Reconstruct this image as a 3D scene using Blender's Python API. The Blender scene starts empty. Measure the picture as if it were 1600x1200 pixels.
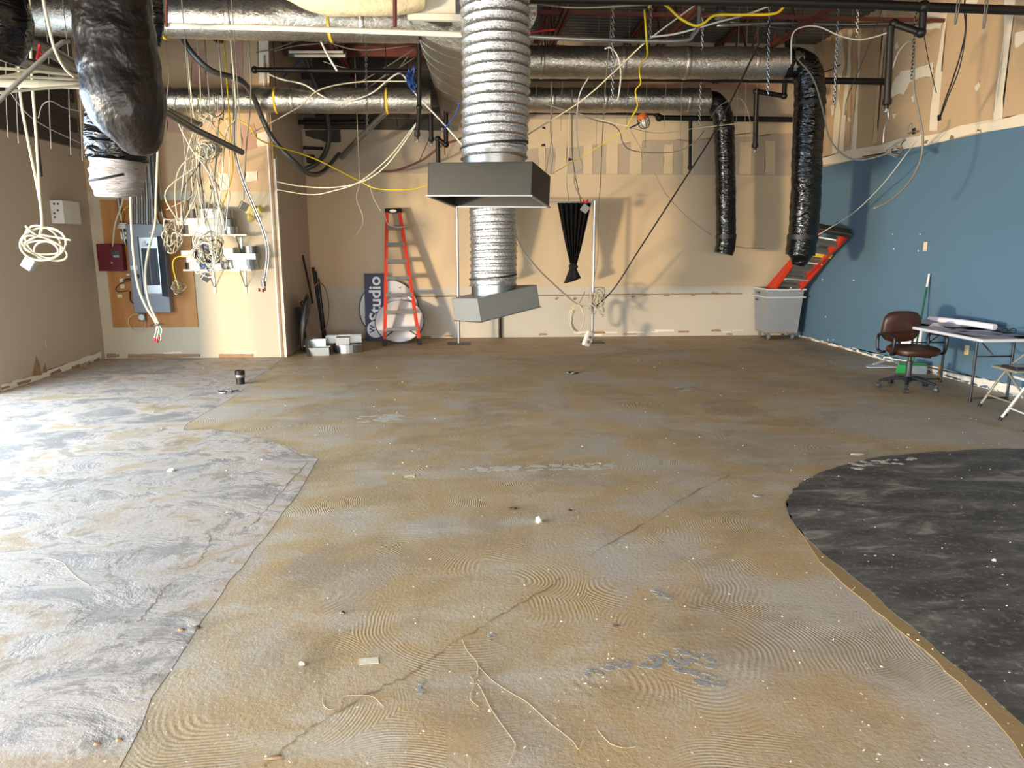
import bpy, bmesh, math, random
from mathutils import Vector, Matrix, noise
random.seed(7)
sc = bpy.context.scene
C = sc.collection
PI = math.pi

# ------------------------------------------------------------------ camera
FPX, CAMH = 1130.0, 1.70
YAW, PITCH = math.radians(3.8266), math.radians(11.0171)
fw = Vector((math.sin(YAW)*math.cos(PITCH), math.cos(YAW)*math.cos(PITCH), -math.sin(PITCH)))
rt = Vector((math.cos(YAW), -math.sin(YAW), 0))
up = rt.cross(fw)
cd = bpy.data.cameras.new('camera'); cam = bpy.data.objects.new('camera', cd); C.objects.link(cam)
cd.sensor_width = 36; cd.lens = FPX/1600*36; cd.clip_end = 200
cam.matrix_world = Matrix(((rt.x, up.x, -fw.x, 0), (rt.y, up.y, -fw.y, 0), (rt.z, up.z, -fw.z, CAMH), (0, 0, 0, 1)))
sc.camera = cam

# ------------------------------------------------------------------ light
w = bpy.data.worlds.new('sky'); sc.world = w; w.use_nodes = True
w.node_tree.nodes['Background'].inputs[0].default_value = (0.55, 0.72, 1.0, 1)
w.node_tree.nodes['Background'].inputs[1].default_value = 0.9
def area(name, loc, target, sx, sy, col, power, shape='RECTANGLE'):
    l = bpy.data.lights.new(name, 'AREA'); l.shape = shape; l.size = sx; l.size_y = sy
    l.color = col; l.energy = power
    o = bpy.data.objects.new(name, l); C.objects.link(o); o.location = loc
    o.rotation_euler = (Vector(target)-Vector(loc)).to_track_quat('-Z', 'Y').to_euler()
    return o
# sky seen through the long storefront in the left-hand wall
area('storefront_daylight', (-5.75, 2.05, 1.6), (-2.2, 2.05, 0.0), 11.8, 2.5, (0.61, 0.80, 1.0), 860)
# low sun thrown back by the pavement just outside that storefront
area('pavement_sun_glare', (-11.0, -1.2, 0.5), (2, 12, 2.3), 1.35, 0.8, (1.0, 0.77, 0.48), 2000, 'ELLIPSE')
# added fill light behind the camera, lifts the floor and dark faces
area('rear_fill_light', (0.6, -4.1, 1.6), (0.6, -1.7, 0.0), 8.0, 2.4, (1.0, 0.94, 0.85), 430)
vs = sc.view_settings
vs.view_transform = 'Standard'; vs.look = 'None'; vs.gamma = 1.0; vs.use_curve_mapping = False
vs.exposure = 0.74
sc.cycles.use_denoising = True
sc.cycles.max_bounces = 8; sc.cycles.diffuse_bounces = 5

# ------------------------------------------------------------------ pixel helpers (photo frame 1600x1200)
CP = Vector((0, 0, CAMH))
def ray(px, py): return fw + rt*((px-800)/FPX) - up*((py-600)/FPX)
def at(px, py, Y): d = ray(px, py); return CP + d*(Y/d.y)
def atx(px, py, X): d = ray(px, py); return CP + d*(X/d.x)
def atz(px, py, z=0.0): d = ray(px, py); return CP + d*((z-CAMH)/d.z)
XL, XR, YB, YA, XE, ZD = -5.37, 6.2, 13.2, 11.1, -2.7, 5.11

# ------------------------------------------------------------------ materials
def lin(c):
    if isinstance(c, str):
        c = tuple(int(c[i:i+2], 16)/255 for i in (0, 2, 4))
    return tuple((x/12.92 if x <= .04045 else ((x+.055)/1.055)**2.4) for x in c)
MATS = {}
class N:
    def __init__(s, name):
        s.m = bpy.data.materials.new(name); s.m.use_nodes = True; s.t = s.m.node_tree
        s.b = s.t.nodes['Principled BSDF']; s.tc = None
    def n(s, typ, **kw):
        x = s.t.nodes.new(typ)
        for k, v in kw.items(): setattr(x, k, v)
        return x
    def l(s, a, b): s.t.links.new(a, b)
    def coord(s, scale=(1, 1, 1), rot=(0, 0, 0), world=False):
        if world: src = s.n('ShaderNodeNewGeometry').outputs['Position']
        else:
            if not s.tc: s.tc = s.n('ShaderNodeTexCoord')
            src = s.tc.outputs['Object']
        m = s.n('ShaderNodeMapping'); m.inputs['Scale'].default_value = scale; m.inputs['Rotation'].default_value = rot
        s.l(src, m.inputs[0]); return m.outputs[0]
    def noise(s, co, scale, detail=4, rough=.55, dist=0):
        x = s.n('ShaderNodeTexNoise'); x.inputs['Scale'].default_value = scale; x.inputs['Detail'].default_value = detail
        x.inputs['Roughness'].default_value = rough; x.inputs['Distortion'].default_value = dist
        s.l(co, x.inputs['Vector']); return x.outputs['Fac']
    def ramp(s, fac, *stops):
        r = s.n('ShaderNodeValToRGB'); e = r.color_ramp.elements
        while len(e) < len(stops): e.new(.5)
        for k, (p, c) in enumerate(stops):
            e[k].position = p; e[k].color = (c, c, c, 1) if isinstance(c, (int, float)) else (*lin(c), 1)
        s.l(fac, r.inputs[0]); return r.outputs[0]
    def mix(s, fac, a, b, mode='MIX'):
        x = s.n('ShaderNodeMix', data_type='RGBA', blend_type=mode)
        for sock, v in ((x.inputs['Factor'], fac), (x.inputs['A'], a), (x.inputs['B'], b)):
            if isinstance(v, (int, float)): sock.default_value = v
            elif isinstance(v, str): sock.default_value = (*lin(v), 1)
            elif isinstance(v, tuple): sock.default_value = (*v, 1)
            else: s.l(v, sock)
        return x.outputs['Result']
    def math(s, op, a, b=0.0, c=None):
        x = s.n('ShaderNodeMath', operation=op)
        for k, v in enumerate((a, b) if c is None else (a, b, c)):
            if isinstance(v, (int, float)): x.inputs[k].default_value = v
            else: s.l(v, x.inputs[k])
        return x.outputs[0]
    def color(s, v):
        if isinstance(v, str): s.b.inputs['Base Color'].default_value = (*lin(v), 1)
        else: s.l(v, s.b.inputs['Base Color'])
    def rough(s, v):
        if isinstance(v, (int, float)): s.b.inputs['Roughness'].default_value = v
        else: s.l(v, s.b.inputs['Roughness'])
    def bump(s, h, strength=.3, dist=.01):
        x = s.n('ShaderNodeBump'); x.inputs['Strength'].default_value = strength; x.inputs['Distance'].default_value = dist
        s.l(h, x.inputs['Height']); s.l(x.outputs[0], s.b.inputs['Normal'])
def mat(name, col, rough=.6, metal=0.0, var=.12, vscale=6.0, bump=0.0, bscale=40.0, bdist=.004, col2=None, stretch=(1, 1, 1), spec=.5):
    if name in MATS: return MATS[name]
    k = N(name); co = k.coord(stretch)
    n1 = k.noise(co, vscale, 5)
    if col2: k.color(k.ramp(n1, (.36, col), (.64, col2)))
    else:
        c = lin(col); lo = tuple(max(0, x*(1-var)) for x in c); hi = tuple(min(1, x*(1+var)) for x in c)
        k.color(k.mix(n1, lo, hi))
    k.rough(rough); k.b.inputs['Metallic'].default_value = metal
    k.b.inputs['Specular IOR Level'].default_value = spec
    if bump: k.bump(k.noise(co, bscale, 4), bump, bdist)
    MATS[name] = k.m; return k.m

# foil wrap: crinkled aluminium facing
def foil(name, col, rough, st, sc1, strength, dist=.012):
    k = N(name); co = k.coord(st)
    a = k.noise(co, sc1, 6, .62, .6); b = k.noise(k.coord((1, 1, 1)), 2.2, 3)
    k.color(k.mix(b, tuple(x*.72 for x in lin(col)), lin(col)))
    k.rough(k.ramp(a, (.3, rough-.07), (.7, rough+.13))); k.b.inputs['Metallic'].default_value = .93
    k.bump(a, strength, dist); MATS[name] = k.m
foil('foil_wrap', 'C0BAAE', .27, (1.0, 1.3, 1.3), 24, .42, .016)
foil('foil_flex', 'D6D5D2', .26, (1, 1, 1), 55, .6, .012)
foil('foil_trunk', '9A9386', .42, (.6, 5, 1), 9, .6, .02)
foil('foil_liner', 'B2ADAA', .36, (1, 1, 6), 9, .8, .02)
mat('galvanized', 'A5A6A2', .33, 1.0, .16, 9, .08, 30)
mat('galvanized_dull', '7E7E7A', .36, 1.0, .15, 7, .06, 30)
mat('galvanized_bright', 'B4B7B4', .28, .9, .08, 5)
mat('box_steel_shaded', '3A3832', .45, .7, .12, 7, .06, 30)  # front register box: darker than its twin, shade put into the color
mat('galvanized_matte', '8B8C87', .5, .3, .1, 7, .05, 30)
mat('mill_steel', '9A9B98', .35, .9, .15, 12)
# black polyethylene sleeve
k = N('black_sleeve'); co = k.coord((1, 1, 3.0)); a = k.noise(co, 4.5, 3, .5, 1.2)
k.color('0C0B0B'); k.rough(.17); k.bump(a, .75, .04); k.b.inputs['Specular IOR Level'].default_value = .5; MATS['black_sleeve'] = k.m
k = N('black_sleeve_dusty'); co = k.coord((1, 1, 1)); a = k.noise(co, 7, 3, .5, .4); b_ = k.noise(k.coord((1, 1, .35)), 16, 4, .5)
k.color(k.ramp(k.noise(co, 2.5, 4), (.35, '120F0D'), (.7, '251D16'))); k.rough(.38); k.b.inputs['Specular IOR Level'].default_value = .35; k.bump(k.math('ADD', a, k.math('MULTIPLY', b_, .5)), .75, .035); MATS['black_sleeve_dusty'] = k.m
# paints and boards
def wallpaint(name, col, col_low=None, zlow=1.0, dirt='8D7A5E', ztop=None, col_top=None):
    k = N(name); co = k.coord(world=True); n1 = k.noise(co, .9, 5, .6); n2 = k.noise(co, 9, 5, .6)
    base = k.mix(n1, tuple(x*.93 for x in lin(col)), tuple(min(1, x*1.05) for x in lin(col)))
    sx = k.n('ShaderNodeSeparateXYZ'); k.l(k.n('ShaderNodeNewGeometry').outputs['Position'], sx.inputs[0])
    if col_low:
        f = k.ramp(k.math('ADD', sx.outputs[2], k.math('MULTIPLY', n2, .03)), (zlow-.005 if zlow < 1 else .99, 1.0), (min(.999, zlow+.005), 0.0))
        base = k.mix(f, base, col_low)
    stain = k.ramp(k.noise(co, 3.1, 6, .65), (.66, 0.0), (.82, .55))
    base = k.mix(k.math('MULTIPLY', stain, .35), base, dirt)
    k.color(base); k.rough(.75); k.bump(k.noise(co, 120, 3), .06, .002); MATS[name] = k.m
wallpaint('paint_cream', 'CDB592', 'C4BAA8', .93)
wallpaint('paint_cream_alcove', 'C2B59B')
wallpaint('paint_taupe', 'B9AA96')
wallpaint('paint_blue', '557387', dirt='638194')
wallpaint('raw_drywall', 'C2A47F', dirt='9E8462')
wallpaint('raw_drywall_grey', 'B3A18A', dirt='8E7B64')
mat('joint_compound', 'E4D6BC', .8, 0, .06, 5, .08, 60)
mat('joint_compound_thin', 'D0B995', .8, 0, .08, 5, .08, 60)
mat('pink_board', 'B8907A', .8, 0, .12, 3)
mat('torn_paper', '98795A', .9, 0, .2, 14, .3, 50)
mat('plaster_white', 'E6E0D4', .85, 0, .12, 20, .3, 60)
mat('block_grey', '6F675C', .9, 0, .14, 8, .35, 60)
mat('block_dark', '443D36', .9, 0, .16, 6, .3, 60)
mat('mortar', '857B6D', .9, 0, .1, 8)
mat('steel_deck', '4A4A46', .55, .25, .22, 1.6)
mat('red_primer', '5E2B1F', .6, .1, .22, 6)
mat('black_pipe', '1C1916', .45, .35, .25, 10)
mat('grey_conduit', '8C8B86', .35, .75, .15, 14)
mat('dark_conduit', '4B4B49', .4, .5, .15, 14)
mat('white_pipe', 'DAD2BE', .45, 0, .06, 8)
mat('cable_cream', 'C6BD9F', .5, 0, .08, 10)
mat('cable_white', 'D2CEC0', .45, 0, .06, 10)
mat('cable_yellow', 'D8BE22', .5, 0, .08, 10)
mat('cable_grey', '77736A', .5, 0, .1, 10)
mat('cable_blue', '2D4C92', .5, 0, .1, 10)
mat('cable_black', '17171A', .5, 0, .1, 10)
mat('cable_red', 'A81E22', .5, 0, .1, 10)
mat('cable_maroon', '5A2A22', .5, 0, .1, 10)
mat('yellow_strap', 'D9B733', .6, 0, .1, 10)
mat('red_plastic', 'B8202A', .4, 0, .1, 10)
mat('plywood', 'A46A33', .65, 0, .1, 3, .08, 40, .002, col2='C08A4E', stretch=(1, 1, .12))
mat('maroon_enamel', '5E0E1C', .35, 0, .08, 5)
mat('panel_grey', '7D8184', .42, .15, .06, 5)
mat('panel_door', '43474B', .4, .2, .08, 5)
mat('breaker_black', '14161A', .45, 0, .1, 20)
mat('label_white', 'D6D3CA', .6, 0, .04, 9)
mat('shelf_white', 'DDD4BF', .5, 0, .05, 6)
mat('ivory_plate', 'D9C79C', .45, 0, .05, 9)
mat('orange_fiberglass', 'C8381C', .42, 0, .12, 9)
mat('aluminium', 'A9A8A2', .36, .85, .12, 12)
mat('black_plastic', '16161A', .4, 0, .1, 12)
mat('charcoal_plastic', '2A2C32', .45, 0, .1, 12)
mat('sign_navy', '10153A', .5, 0, .06, 4)
mat('sign_white', 'E8E6E2', .45, 0, .03, 4)
mat('disc_white', 'D9D5D0', .4, 0, .05, 4)
mat('disc_rim', '4B4640', .5, .2, .1, 6)
mat('disc_dark', '2B2825', .4, .2, .15, 6)
mat('board_grey', '8C7F72', .6, 0, .08, 5)
mat('curtain_black', '0B0A0B', .9, 0, .2, 8)
mat('pole_steel', 'B9BAB8', .28, .85, .06, 8)
mat('base_plate', '3A3A3C', .5, .5, .1, 8)
mat('cart_grey', 'C2C6CA', .5, 0, .08, 2.5)
mat('ink', '2B2B2E', .6, 0, .05, 9)
mat('caster_rubber', '6F7880', .45, 0, .1, 9)
mat('chair_brown', '3A2114', .42, 0, .16, 7, .12, 60)
mat('table_white', 'CFCDD2', .45, 0, .05, 4)
mat('table_leg', '3A3D42', .4, .5, .1, 9)
mat('paper', 'EAE8EE', .7, 0, .06, 6)
mat('chair_metal_tan', 'A39B8A', .45, .3, .1, 9)
mat('chair_metal_white', 'DAD8D2', .5, .1, .08, 9)
mat('folder_black', '26272B', .5, 0, .1, 9)
mat('broom_green', '10552F', .4, 0, .12, 9)
mat('bristle_green', '1F8A45', .7, 0, .2, 30)
mat('bristle_grey', '6E7C84', .7, 0, .2, 30)
mat('dustpan_white', 'C9CBD0', .45, 0, .05, 9)
mat('cardboard', '8A5F3A', .8, 0, .1, 9)
mat('insulation_tan', 'D9C9A0', .8, 0, .1, 4, .5, 14, .03)
mat('box_cream', 'DAD3BE', .5, 0, .05, 4)
mat('lamp_yellow', 'D8C870', .45, 0, .1, 8)
mat('cage_orange', 'C05A24', .5, 0, .1, 9)
mat('clear_bulb', 'C9C4B8', .2, .3, .1, 9)
mat('asphalt', '77736C', .9, 0, .15, 3)
mat('debris_light', 'CFC8BB', .85, 0, .15, 25)
mat('debris_dark', '4A3D2F', .85, 0, .2, 25)
mat('tape_beige', 'D8C9AB', .7, 0, .08, 20)
mat('string_white', 'B4A88E', .7, 0, .1, 20)

# ------------------------------------------------------------------ mesh helpers
def new(): return bmesh.new()
def add_box(bm, lo, hi, M=None):
    vs_ = [bm.verts.new((x, y, z)) for z in (lo[2], hi[2]) for y in (lo[1], hi[1]) for x in (lo[0], hi[0])]
    if M is not None:
        for v in vs_: v.co = M @ v.co
    for f in ((0, 2, 3, 1), (4, 5, 7, 6), (0, 1, 5, 4), (2, 6, 7, 3), (0, 4, 6, 2), (1, 3, 7, 5)):
        bm.faces.new([vs_[i] for i in f])
    return vs_
def bevel(bm, w_=.01, seg=2):
    bmesh.ops.bevel(bm, geom=bm.edges[:], offset=w_, segments=seg, affect='EDGES', profile=.5, clamp_overlap=True)
def frames(pts):
    n = len(pts); T = []
    for i in range(n):
        a = pts[max(0, i-1)]; b = pts[min(n-1, i+1)]
        d = (b-a); T.append(d.normalized() if d.length > 1e-9 else Vector((0, 0, 1)))
    u = T[0].cross(Vector((0, 0, 1)))
    if u.length < 1e-3: u = T[0].cross(Vector((1, 0, 0)))
    u.normalize(); out = []
    for i in range(n):
        u = (u - T[i]*u.dot(T[i]))
        if u.length < 1e-6: u = T[i].orthogonal()
        u.normalize(); out.append((u.copy(), T[i].cross(u)))
    return out
def add_tube(bm, pts, r, seg=8, caps=True, rf=None, flat=1.0):
    pts = [Vector(p) for p in pts]; fr = frames(pts); rings = []
    for i, p in enumerate(pts):
        u, v = fr[i]; rr = r[i] if isinstance(r, (list, tuple)) else r; ring = []
        for s in range(seg):
            a = 2*PI*s/seg; q = rr*(rf(i, a, p) if rf else 1)
            ring.append(bm.verts.new(p + u*(math.cos(a)*q) + v*(math.sin(a)*q*flat)))
        rings.append(ring)
    for i in range(len(rings)-1):
        for s in range(seg):
            bm.faces.new((rings[i][s], rings[i][(s+1) % seg], rings[i+1][(s+1) % seg], rings[i+1][s]))
    if caps:
        bm.faces.new(rings[0][::-1]); bm.faces.new(rings[-1])
def spline(pts, n=6):
    pts = [Vector(p) for p in pts]
    if len(pts) < 3:
        return [pts[0].lerp(pts[-1], i/n) for i in range(n+1)]
    out = []
    for i in range(len(pts)-1):
        p0 = pts[i-1] if i else pts[0]*2-pts[1]; p1, p2 = pts[i], pts[i+1]
        p3 = pts[i+2] if i+2 < len(pts) else pts[-1]*2-pts[-2]
        for j in range(n):
            t = j/n; t2, t3 = t*t, t*t*t
            out.append(.5*((2*p1)+(p2-p0)*t+(2*p0-5*p1+4*p2-p3)*t2+(3*p1-p0-3*p2+p3)*t3))
    out.append(pts[-1]); return out
def add_lathe(bm, prof, seg=24, M=None, caps=True):
    rings = []
    for r, z in prof:
        ring = []
        for s in range(seg):
            a = 2*PI*s/seg; v = Vector((r*math.cos(a), r*math.sin(a), z))
            ring.append(bm.verts.new(M @ v if M is not None else v))
        rings.append(ring)
    for i in range(len(rings)-1):
        for s in range(seg):
            bm.faces.new((rings[i][s], rings[i][(s+1) % seg], rings[i+1][(s+1) % seg], rings[i+1][s]))
    if caps:
        bm.faces.new(rings[0][::-1]); bm.faces.new(rings[-1])
def add_prism(bm, poly, ext):
    """poly: list of 3D points (planar), extruded by vector ext"""
    a = [bm.verts.new(Vector(p)) for p in poly]; b = [bm.verts.new(Vector(p)+Vector(ext)) for p in poly]
    n = len(a); bm.faces.new(a[::-1]); bm.faces.new(b)
    for i in range(n): bm.faces.new((a[i], a[(i+1) % n], b[(i+1) % n], b[i]))
def add_bar(bm, a, b, wx, wy, side=None):
    """rectangular bar from a to b"""
    a, b = Vector(a), Vector(b); d = (b-a).normalized()
    s = Vector(side) if side else d.cross(Vector((0, 0, 1)))
    if s.length < 1e-3: s = Vector((1, 0, 0))
    s = (s - d*s.dot(d)).normalized(); t = d.cross(s)
    q = [s*(wx/2)*i+t*(wy/2)*j for i, j in ((-1, -1), (1, -1), (1, 1), (-1, 1))]
    add_prism(bm, [a+x for x in q], b-a)
def finish(bm, smooth):
    bmesh.ops.recalc_face_normals(bm, faces=bm.faces[:])
    if smooth:
        for f in bm.faces: f.smooth = True
def obj(name, bm, m, parent=None, smooth=False, autos=None, local=False):
    if parent is not None and not local:
        o0 = ORG.get(parent.name, Vector((0, 0, 0)))
        for v in bm.verts: v.co -= o0
    finish(bm, smooth)
    me = bpy.data.meshes.new(name); bm.to_mesh(me); bm.free()
    if smooth and autos:
        try: me.set_sharp_from_angle(angle=math.radians(autos))
        except Exception: pass
    me.materials.append(MATS[m] if isinstance(m, str) else m)
    o = bpy.data.objects.new(name, me); C.objects.link(o)
    if parent is not None:
        o.parent = parent; ORG[o.name] = ORG.get(parent.name, Vector((0, 0, 0)))
    return o
ORG = {}
def thing(name, label, cat, loc=(0, 0, 0), rz=0.0, group=None):
    o = bpy.data.objects.new(name, None); C.objects.link(o); o.empty_display_size = .1
    o.location = loc; o.rotation_euler = (0, 0, rz); o['label'] = label; o['category'] = cat
    if group: o['group'] = group
    ORG[o.name] = Vector(loc); return o
def single(name, bm, m, label, cat, group=None, smooth=False, autos=None, origin=None):
    """a thing that is one mesh; its origin is moved to the mesh's own place"""
    lo = Vector((min(v.co.x for v in bm.verts), min(v.co.y for v in bm.verts), min(v.co.z for v in bm.verts)))
    hi = Vector((max(v.co.x for v in bm.verts), max(v.co.y for v in bm.verts), max(v.co.z for v in bm.verts)))
    c = Vector(origin) if origin else Vector(((lo.x+hi.x)/2, (lo.y+hi.y)/2, lo.z))
    for v in bm.verts: v.co -= c
    o = obj(name, bm, m, None, smooth, autos); o.location = c; ORG[o.name] = c
    o['label'] = label; o['category'] = cat
    if group: o['group'] = group
    return o
def struct(name, bm, m, label=None, cat=None, smooth=False):
    o = obj(name, bm, m, None, smooth); o['kind'] = 'structure'
    o['label'] = label or name.replace('_', ' '); o['category'] = cat or name.split('_')[0]
    ORG[o.name] = Vector((0, 0, 0)); return o
def jag(pts, amp, n):
    """roughen a closed 2D outline"""
    out = []
    for i in range(len(pts)):
        a, b = Vector(pts[i]), Vector(pts[(i+1) % len(pts)])
        for j in range(n):
            p = a.lerp(b, j/n); out.append(p + Vector((random.uniform(-amp, amp) for _ in range(len(p)))))
    return out
def text_mesh(txt, size, extrude, bold=0.0):
    cu = bpy.data.curves.new('lettering', 'FONT'); cu.body = txt; cu.size = size; cu.extrude = extrude; cu.offset = bold
    cu.align_x = 'LEFT'; cu.resolution_u = 4
    o = bpy.data.objects.new('lettering', cu); C.objects.link(o)
    dg = bpy.context.evaluated_depsgraph_get(); me = bpy.data.meshes.new_from_object(o.evaluated_get(dg))
    bm = bmesh.new(); bm.from_mesh(me); bpy.data.objects.remove(o); bpy.data.meshes.remove(me)
    return bm
# ================================================================== SETTING
# ---- floor materials
k = N('floor_adhesive'); co = k.coord(world=True)
n_big = k.noise(co, .55, 5, .6, .4); n_mid = k.noise(co, 2.3, 6, .65, .5); n_fine = k.noise(co, 45, 4, .7)
col = k.ramp(n_big, (.40, 'B3A594'), (.47, 'B69A74'), (.53, 'B29469'), (.60, 'A8947C'))
col = k.mix(k.ramp(n_mid, (.46, 0.0), (.62, .5)), col, 'B8AA92')
col = k.mix(k.ramp(k.noise(co, 1.1, 6, .7, .8), (.50, 0.0), (.66, .6)), col, '8E7858')
col = k.mix(k.ramp(k.noise(k.coord((.7, 2.0, 1), world=True), 1.5, 5, .6), (.53, 0.0), (.66, .38)), col, 'C9BFAE')
vor = k.n('ShaderNodeTexVoronoi', feature='F1'); vor.inputs['Scale'].default_value = 1.15
wob = k.n('ShaderNodeVectorMath', operation='ADD'); k.l(co, wob.inputs[0])
wn = k.n('ShaderNodeTexNoise'); wn.inputs['Scale'].default_value = 1.3; k.l(co, wn.inputs['Vector'])
wm = k.n('ShaderNodeVectorMath', operation='SCALE'); wm.inputs['Scale'].default_value = .28; k.l(wn.outputs['Color'], wm.inputs[0]); k.l(wm.outputs[0], wob.inputs[1])
k.l(wob.outputs[0], vor.inputs['Vector'])
comb = k.math('SINE', k.math('MULTIPLY', vor.outputs['Distance'], 400.0))
mask = k.ramp(k.noise(co, 1.7, 3, .5), (.49, 0.04), (.63, 1.0))
comb = k.math('MULTIPLY', comb, mask)
col = k.mix(k.math('MULTIPLY', k.ramp(comb, (.35, 0.0), (1.0, .13)), 1.0), col, 'C5B592')
col = k.mix(k.ramp(n_fine, (.5, 0.0), (.8, .3)), col, '705F46')
k.color(col); k.rough(k.ramp(n_mid, (.3, .5), (.7, .72)))
h = k.math('ADD', k.math('MULTIPLY', comb, .27), k.math('MULTIPLY', n_fine, 1.1))
k.bump(h, .5, .006); MATS['floor_adhesive'] = k.m

k = N('floor_thinset'); co = k.coord(world=True)
na = k.noise(k.coord((1, 1.5, 1), (0, 0, .5), world=True), 1.6, 8, .68, .7); nb = k.noise(co, .7, 5, .6); nc = k.noise(co, 40, 4, .7)
col = k.ramp(na, (.40, '8C837A'), (.47, 'B5A698'), (.52, 'C1B0A0'), (.59, 'AE9473'))
col = k.mix(k.ramp(nb, (.47, 0.0), (.6, .6)), col, 'ADA196')
col = k.mix(k.ramp(k.noise(co, 5.5, 6, .7, 1.0), (.55, 0.0), (.6, .7)), col, '8A7C6A')
col = k.mix(k.ramp(nc, (.55, 0.0), (.8, .3)), col, '6F6558')
k.color(col); k.rough(.62)
k.bump(k.math('ADD', k.math('MULTIPLY', k.ramp(na, (.4, 0.0), (.5, 1.0)), 1.0), k.math('MULTIPLY', nc, .6)), .5, .008); MATS['floor_thinset'] = k.m

k = N('floor_mastic'); co = k.coord(world=True)
na = k.noise(k.coord((.8, 2.2, 1), (0, 0, .2), world=True), 2.4, 7, .68, .6); nb = k.noise(co, 26, 5, .75)
col = k.ramp(na, (.40, '403C38'), (.49, '524E49'), (.56, '625C55'), (.63, '8E8579'))
col = k.mix(k.ramp(nb, (.55, 0.0), (.66, .6)), col, '958D81')
k.color(col); k.rough(.6); k.bump(k.math('ADD', na, k.math('MULTIPLY', nb, .6)), .6, .008); MATS['floor_mastic'] = k.m
mat('floor_band', '957A50', .65, 0, .15, 5, .3, 60)
mat('floor_crack', '8A7553', .9, 0, .2, 20, .3, 60)
mat('floor_bluepaint', '96918A', .55, 0, .15, 16, .3, 60)
mat('floor_dust', 'BDB3A4', .8, 0, .1, 20, .2, 60)

bm = new(); add_box(bm, (XL-.3, -4.4, -.12), (XR+.2, YB+.2, 0)); floor = struct('floor', bm, 'floor_adhesive', 'scraped concrete floor with ochre adhesive swirls', 'floor')
bm = new(); add_box(bm, (-45, -40, -.2), (XL-.3, 40, -.03)); struct('ground_outside', bm, 'asphalt', 'asphalt outside the storefront', 'ground')
def slab(name, pix, extra, m, hgt=.004, amp=.012, n=5, jit=True):
    P = [atz(x, y) for x, y in pix]
    sp = spline(P, 5)
    if jit: sp = [p + Vector((random.uniform(-amp, amp), random.uniform(-amp, amp), 0)) for p in sp]
    poly = [Vector((p.x, p.y, .0005)) for p in sp] + [Vector((x, y, .0005)) for x, y in extra]
    b_ = new(); add_prism(b_, poly, (0, 0, hgt)); bmesh.ops.triangulate(b_, faces=[f for f in b_.faces if len(f.verts) > 4])
    return obj(name, b_, m, floor)
o = slab('thinset_layer', [(447, 560), (430, 573), (360, 622), (287, 668), (330, 671), (385, 679), (432, 692), (470, 708), (495, 718), (462, 770), (410, 842), (345, 925), (262, 1050), (185, 1190), (120, 1320)],
     [(XL+.01, .9), (XL+.01, YA-.005), (-2.9, YA-.005)], 'floor_thinset', .0008)
o['label'] = 'pale grey thinset layer left on the floor'
o = slab('mastic_layer', [(1900, 688), (1640, 700), (1540, 703), (1450, 708), (1380, 714), (1320, 727), (1272, 744), (1240, 766), (1230, 790), (1243, 822), (1290, 868), (1360, 925), (1440, 995), (1520, 1065), (1600, 1135), (1720, 1240)],
     [(4.6, .6), (6.19, .6), (6.19, 5.2)], 'floor_mastic', .005)
o['label'] = 'dark grey mastic layer with a rounded edge'
slab('ochre_band', [(1246, 822), (1290, 866), (1360, 922), (1440, 992), (1520, 1062), (1600, 1132), (1720, 1236), (1640, 1230), (1540, 1110), (1440, 1015), (1350, 940), (1285, 880)], [], 'floor_band', .003, .01)
slab('pale_seam', [(495, 717), (470, 714), (440, 768), (396, 822), (330, 922), (240, 1052), (100, 1260), (150, 1262), (262, 1052), (347, 925), (412, 842), (464, 770)], [], 'floor_thinset', .0012, .012)
def crack(pix, wdt, m='floor_crack', name='crack', hgt=.002):
    P = spline([atz(x, y) for x, y in pix], 8); b_ = new(); L, R = [], []
    for i, p in enumerate(P):
        d = (P[min(i+1, len(P)-1)]-P[max(i-1, 0)]).normalized(); s = Vector((-d.y, d.x, 0)); ww = .42*wdt*random.uniform(.1, 1.3); j = random.uniform(-.01, .01)
        L.append(b_.verts.new(p+s*(ww+j)+Vector((0, 0, hgt)))); R.append(b_.verts.new(p+s*(j-ww)+Vector((0, 0, hgt))))
    for i in range(len(L)-1): b_.faces.new((L[i], R[i], R[i+1], L[i+1]))
    return obj(name, b_, m, floor)
crack([(1140, 742), (1080, 772), (1000, 822), (920, 868)], .009)
crack([(880, 902), (820, 940), (765, 972), (690, 1018), (640, 1055), (585, 1080), (500, 1128), (440, 1175), (412, 1198)], .008)
crack([(482, 722), (440, 768), (402, 812), (392, 822)], .014, hgt=.0025)
crack([(330, 835), (322, 862), (305, 882), (280, 890)], .009, hgt=.0025)
crack([(266, 912), (250, 928), (240, 945), (215, 972)], .011, hgt=.0025)
crack([(440, 562), (400, 590), (350, 612)], .012, hgt=.0025)
crack([(290, 671), (340, 672), (385, 680), (432, 693), (478, 716)], .010, hgt=.0025)
def patch(pix, m, amp=.02, hgt=.0025, name='paint_patch', n=4):
    P = jag([atz(x, y).to_2d() for x, y in pix], amp, n); b_ = new(); add_prism(b_, [(p.x, p.y, .0006) for p in P], (0, 0, hgt))
    bmesh.ops.triangulate(b_, faces=[f for f in b_.faces if len(f.verts) > 4]); return obj(name, b_, m, floor)
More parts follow.
